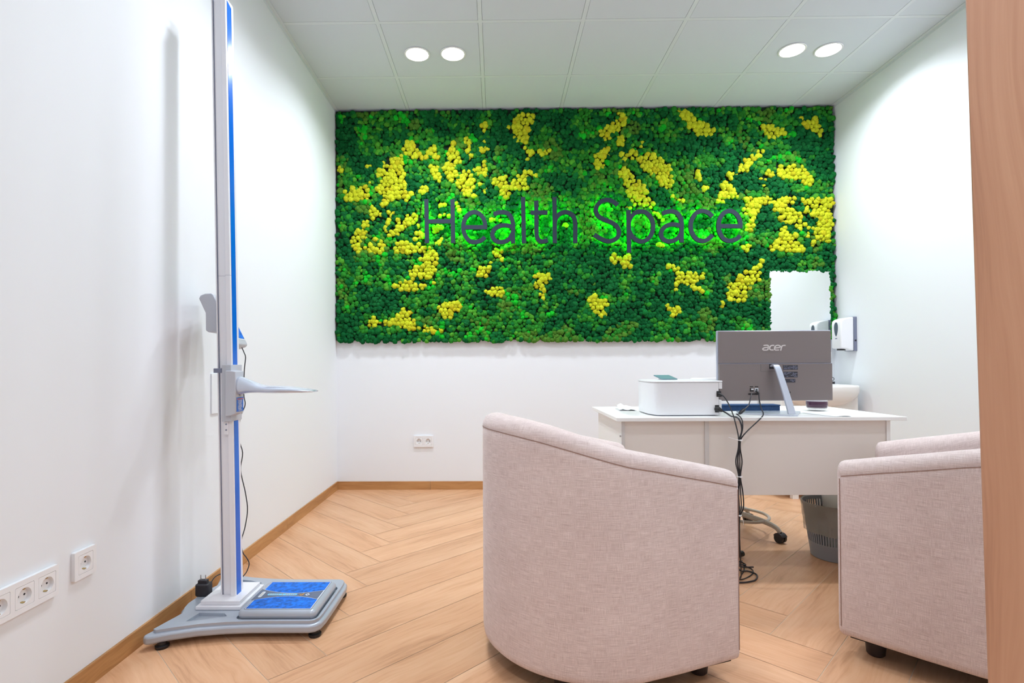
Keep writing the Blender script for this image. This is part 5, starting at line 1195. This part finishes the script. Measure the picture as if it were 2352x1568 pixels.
    d = Vector((.09, 0, -.19)).normalized(); n = Vector((.19, 0, .09)).normalized(); o0 = Vector((-1.132, 0, 1.262))
    def face_box(a0, a1, y0, y1, h0, h1):
        mb = Mb(); q = []
        for h in (h0, h1):
            q.append([tuple(o0+d*a+n*h+Vector((0, y, 0))) for a, y in ((a0, y0), (a1, y0), (a1, y1), (a0, y1))])
        return mb.loft(q).xf(turn)
    face_box(.012, .196, 2.143, 2.279, .0002, .0010).build('face_plate', MT['print'], co, 'pale face plate', smooth=0)
    face_box(.020, .190, 2.150, 2.271, .0010, .0016).build('keypad', MT['mat'], co, 'blue keypad face', smooth=0)
    Mb().box(-1.095, -1.055, 2.1255, 2.16, 1.13, 1.19).build('bracket', MT['silver2'], r)
build_scale()

# power adapter of the scale, lying on its base with its lead running up to the console
def build_adapter():
    r = thing('power_adapter', 'black plug-in power adapter resting on the silver scale base, prongs up', 'power adapter', (-1.173, 2.14, .0635))
    Mb().prism(rrect(-1.200, -1.146, 2.121, 2.160, .008), .0634, .112).build('adapter_body', MT['black'], r, bevel=.006, seg=3)
    Mb().box(-1.193, -1.158, 2.131, 2.151, .110, .1245).build('plug_head', MT['black'], r, bevel=.002)
    for x in (-1.1855, -1.1665): Mb().cyl((x, 2.141, .124), (x, 2.141, .1425), .0022, 10).build('prong', MT['steel'], r, 'metal prong')
    pts = [(-1.150, 2.150, .108), (-1.145, 2.17, .122), (-1.13, 2.188, .128), (-1.10, 2.2, .129), (-1.07, 2.2, .124), (-1.05, 2.2, .112), (-1.042, 2.2, .116), (-1.028, 2.2, .135), (-1.019, 2.2, .166), (-1.03, 2.2, .19), (-1.046, 2.2, .214), (-1.050, 2.2, .262), (-1.036, 2.2, .315), (-1.026, 2.2, .386), (-1.035, 2.2, .458), (-1.054, 2.2, .547), (-1.046, 2.2, .618), (-1.059, 2.2, .672), (-1.056, 2.2, .761), (-1.036, 2.2, .815), (-1.041, 2.2, .860), (-1.039, 2.2, .958), (-1.034, 2.2, 1.010), (-1.042, 2.205, 1.030), (-1.054, 2.21, 1.052)]
    Mb().tube(catmull(pts, 5), .0021, 7).build('lead', MT['cable'], r, 'thin black lead')
build_adapter()

# ================================================================== cables behind the desk
def lead(key, name, label, r, floor, extra=None):
    pts = list(CABLES[key]); pts = [(x, y, z) for x, y, z in pts]
    pts += floor
    mb = Mb().tube(catmull(pts, 6), r, 7)
    t = thing(name, label, 'cable', (1.045, 2.34, 0), 0, 'black cables tied together at the desk front')
    mb.build('lead', MT['cable'], t)
    if extra: extra(t)
def usb_plug(t): Mb().tube([(.992, 2.424, .838), (1.000, 2.420, .838), (1.009, 2.411, .832)], [.008, .0075, .004], 10).build('plug', MT['rubber'], t)
def iec_plug(t): Mb().tube([(.988, 2.4285, .7725), (.994, 2.415, .771), (1.006, 2.405, .764)], [.0125, .011, .005], 10).build('plug', MT['rubber'], t)
def bead(t): Mb().tube([(1.107, 2.4096, .7725), (1.098, 2.4046, .768), (1.080, 2.3945, .757), (1.074, 2.391, .753)], [.0045, .0075, .0075, .0045], 12).build('ferrite_bead', MT['rubber'], t)
def net_plug(t): Mb().tube([(1.190, 2.4795, .850), (1.194, 2.474, .846), (1.198, 2.468, .840)], [.005, .005, .0035], 8).build('plug', MT['rubber'], t)
lead('usb', 'printer_cable', 'black cable from the upper notch of the printer, looping over the desk edge', .0026, [(1.03, 2.34, .20), (1.02, 2.36, .08), (1.00, 2.42, .006), (1.02, 2.50, .0045), (1.08, 2.53, .0045)], usb_plug)
lead('power', 'power_cable', 'thicker black cable from the square power inlet low on the printer', .0034, [(1.045, 2.345, .20), (1.05, 2.37, .07), (1.07, 2.44, .006), (1.12, 2.56, .0055), (1.20, 2.66, .0055)], iec_plug)
lead('monl', 'power_cable', 'black cable with a thick bead lying on the desk below the computer', .0024, [(1.05, 2.345, .18), (1.07, 2.38, .05), (1.10, 2.46, .004), (1.16, 2.55, .004), (1.19, 2.62, .004)], bead)
lead('monr', 'network_cable', 'black cable sagging from the network socket of the computer to the tied bundle', .0027, [(1.05, 2.352, .18), (1.06, 2.40, .04), (1.10, 2.44, .004), (1.165, 2.49, .004), (1.20, 2.55, .004), (1.185, 2.61, .004)], net_plug)
TIES = [((1.046, 2.331, .646), 'white cable tie round the black cables just under the desk edge', True), ((1.0445, 2.331, .489), 'white cable tie halfway down the bundle of black cables', False), ((1.042, 2.335, .322), 'white cable tie at the bottom of the black cable bundle, above the floor', True)]
for (x, y, z), lab, tail in TIES:
    t = thing('cable_tie', lab, 'cable tie', (x, y, z), 0, 'white ties on the cable bundle')
    Mb().tube([(x+.0105*cos(2*pi*k/20), y+.0115*sin(2*pi*k/20), z) for k in range(20)], .0016, 6, True).build('strap', MT['white'], t)
    Mb().box(x-.003, x+.003, y-.015, y-.010, z-.003, z+.003).build('lock_head', MT['white'], t)
    if tail: Mb().tube(catmull([(x, y-.013, z), (x-.02, y-.016, z+.004), (x-.052, y-.012, z+.013)] if z > .5 else [(x, y-.013, z), (x+.01, y-.016, z-.015), (x+.014, y-.012, z-.04)], 5), .0009, 5).build('tail', MT['white'], t)
# plug and loop of lead left on the floor
t = thing('floor_lead', 'short black lead coiled on the floor right of the central armchair', 'cable', (1.14, 2.50, 0))
Mb().tube(catmull([(1.05, 2.40, .006), (1.10, 2.405, .005), (1.155, 2.43, .005), (1.19, 2.49, .005), (1.17, 2.53, .006), (1.13, 2.52, .012), (1.14, 2.57, .02), (1.19, 2.60, .01), (1.16, 2.63, .02), (1.12, 2.60, .03), (1.15, 2.56, .016), (1.215, 2.575, .008)], 8), .0036, 8).build('lead', MT['cable'], t)
Mb().tube([(1.185, 2.70, .016), (1.205, 2.715, .018), (1.235, 2.73, .018)], [.010, .016, .014], 12).build('plug', MT['rubber'], t)
Mb().tube(catmull([(1.12, 2.60, .012), (1.15, 2.66, .006), (1.186, 2.70, .016)], 6), .0034, 8).build('lead', MT['cable'], t)
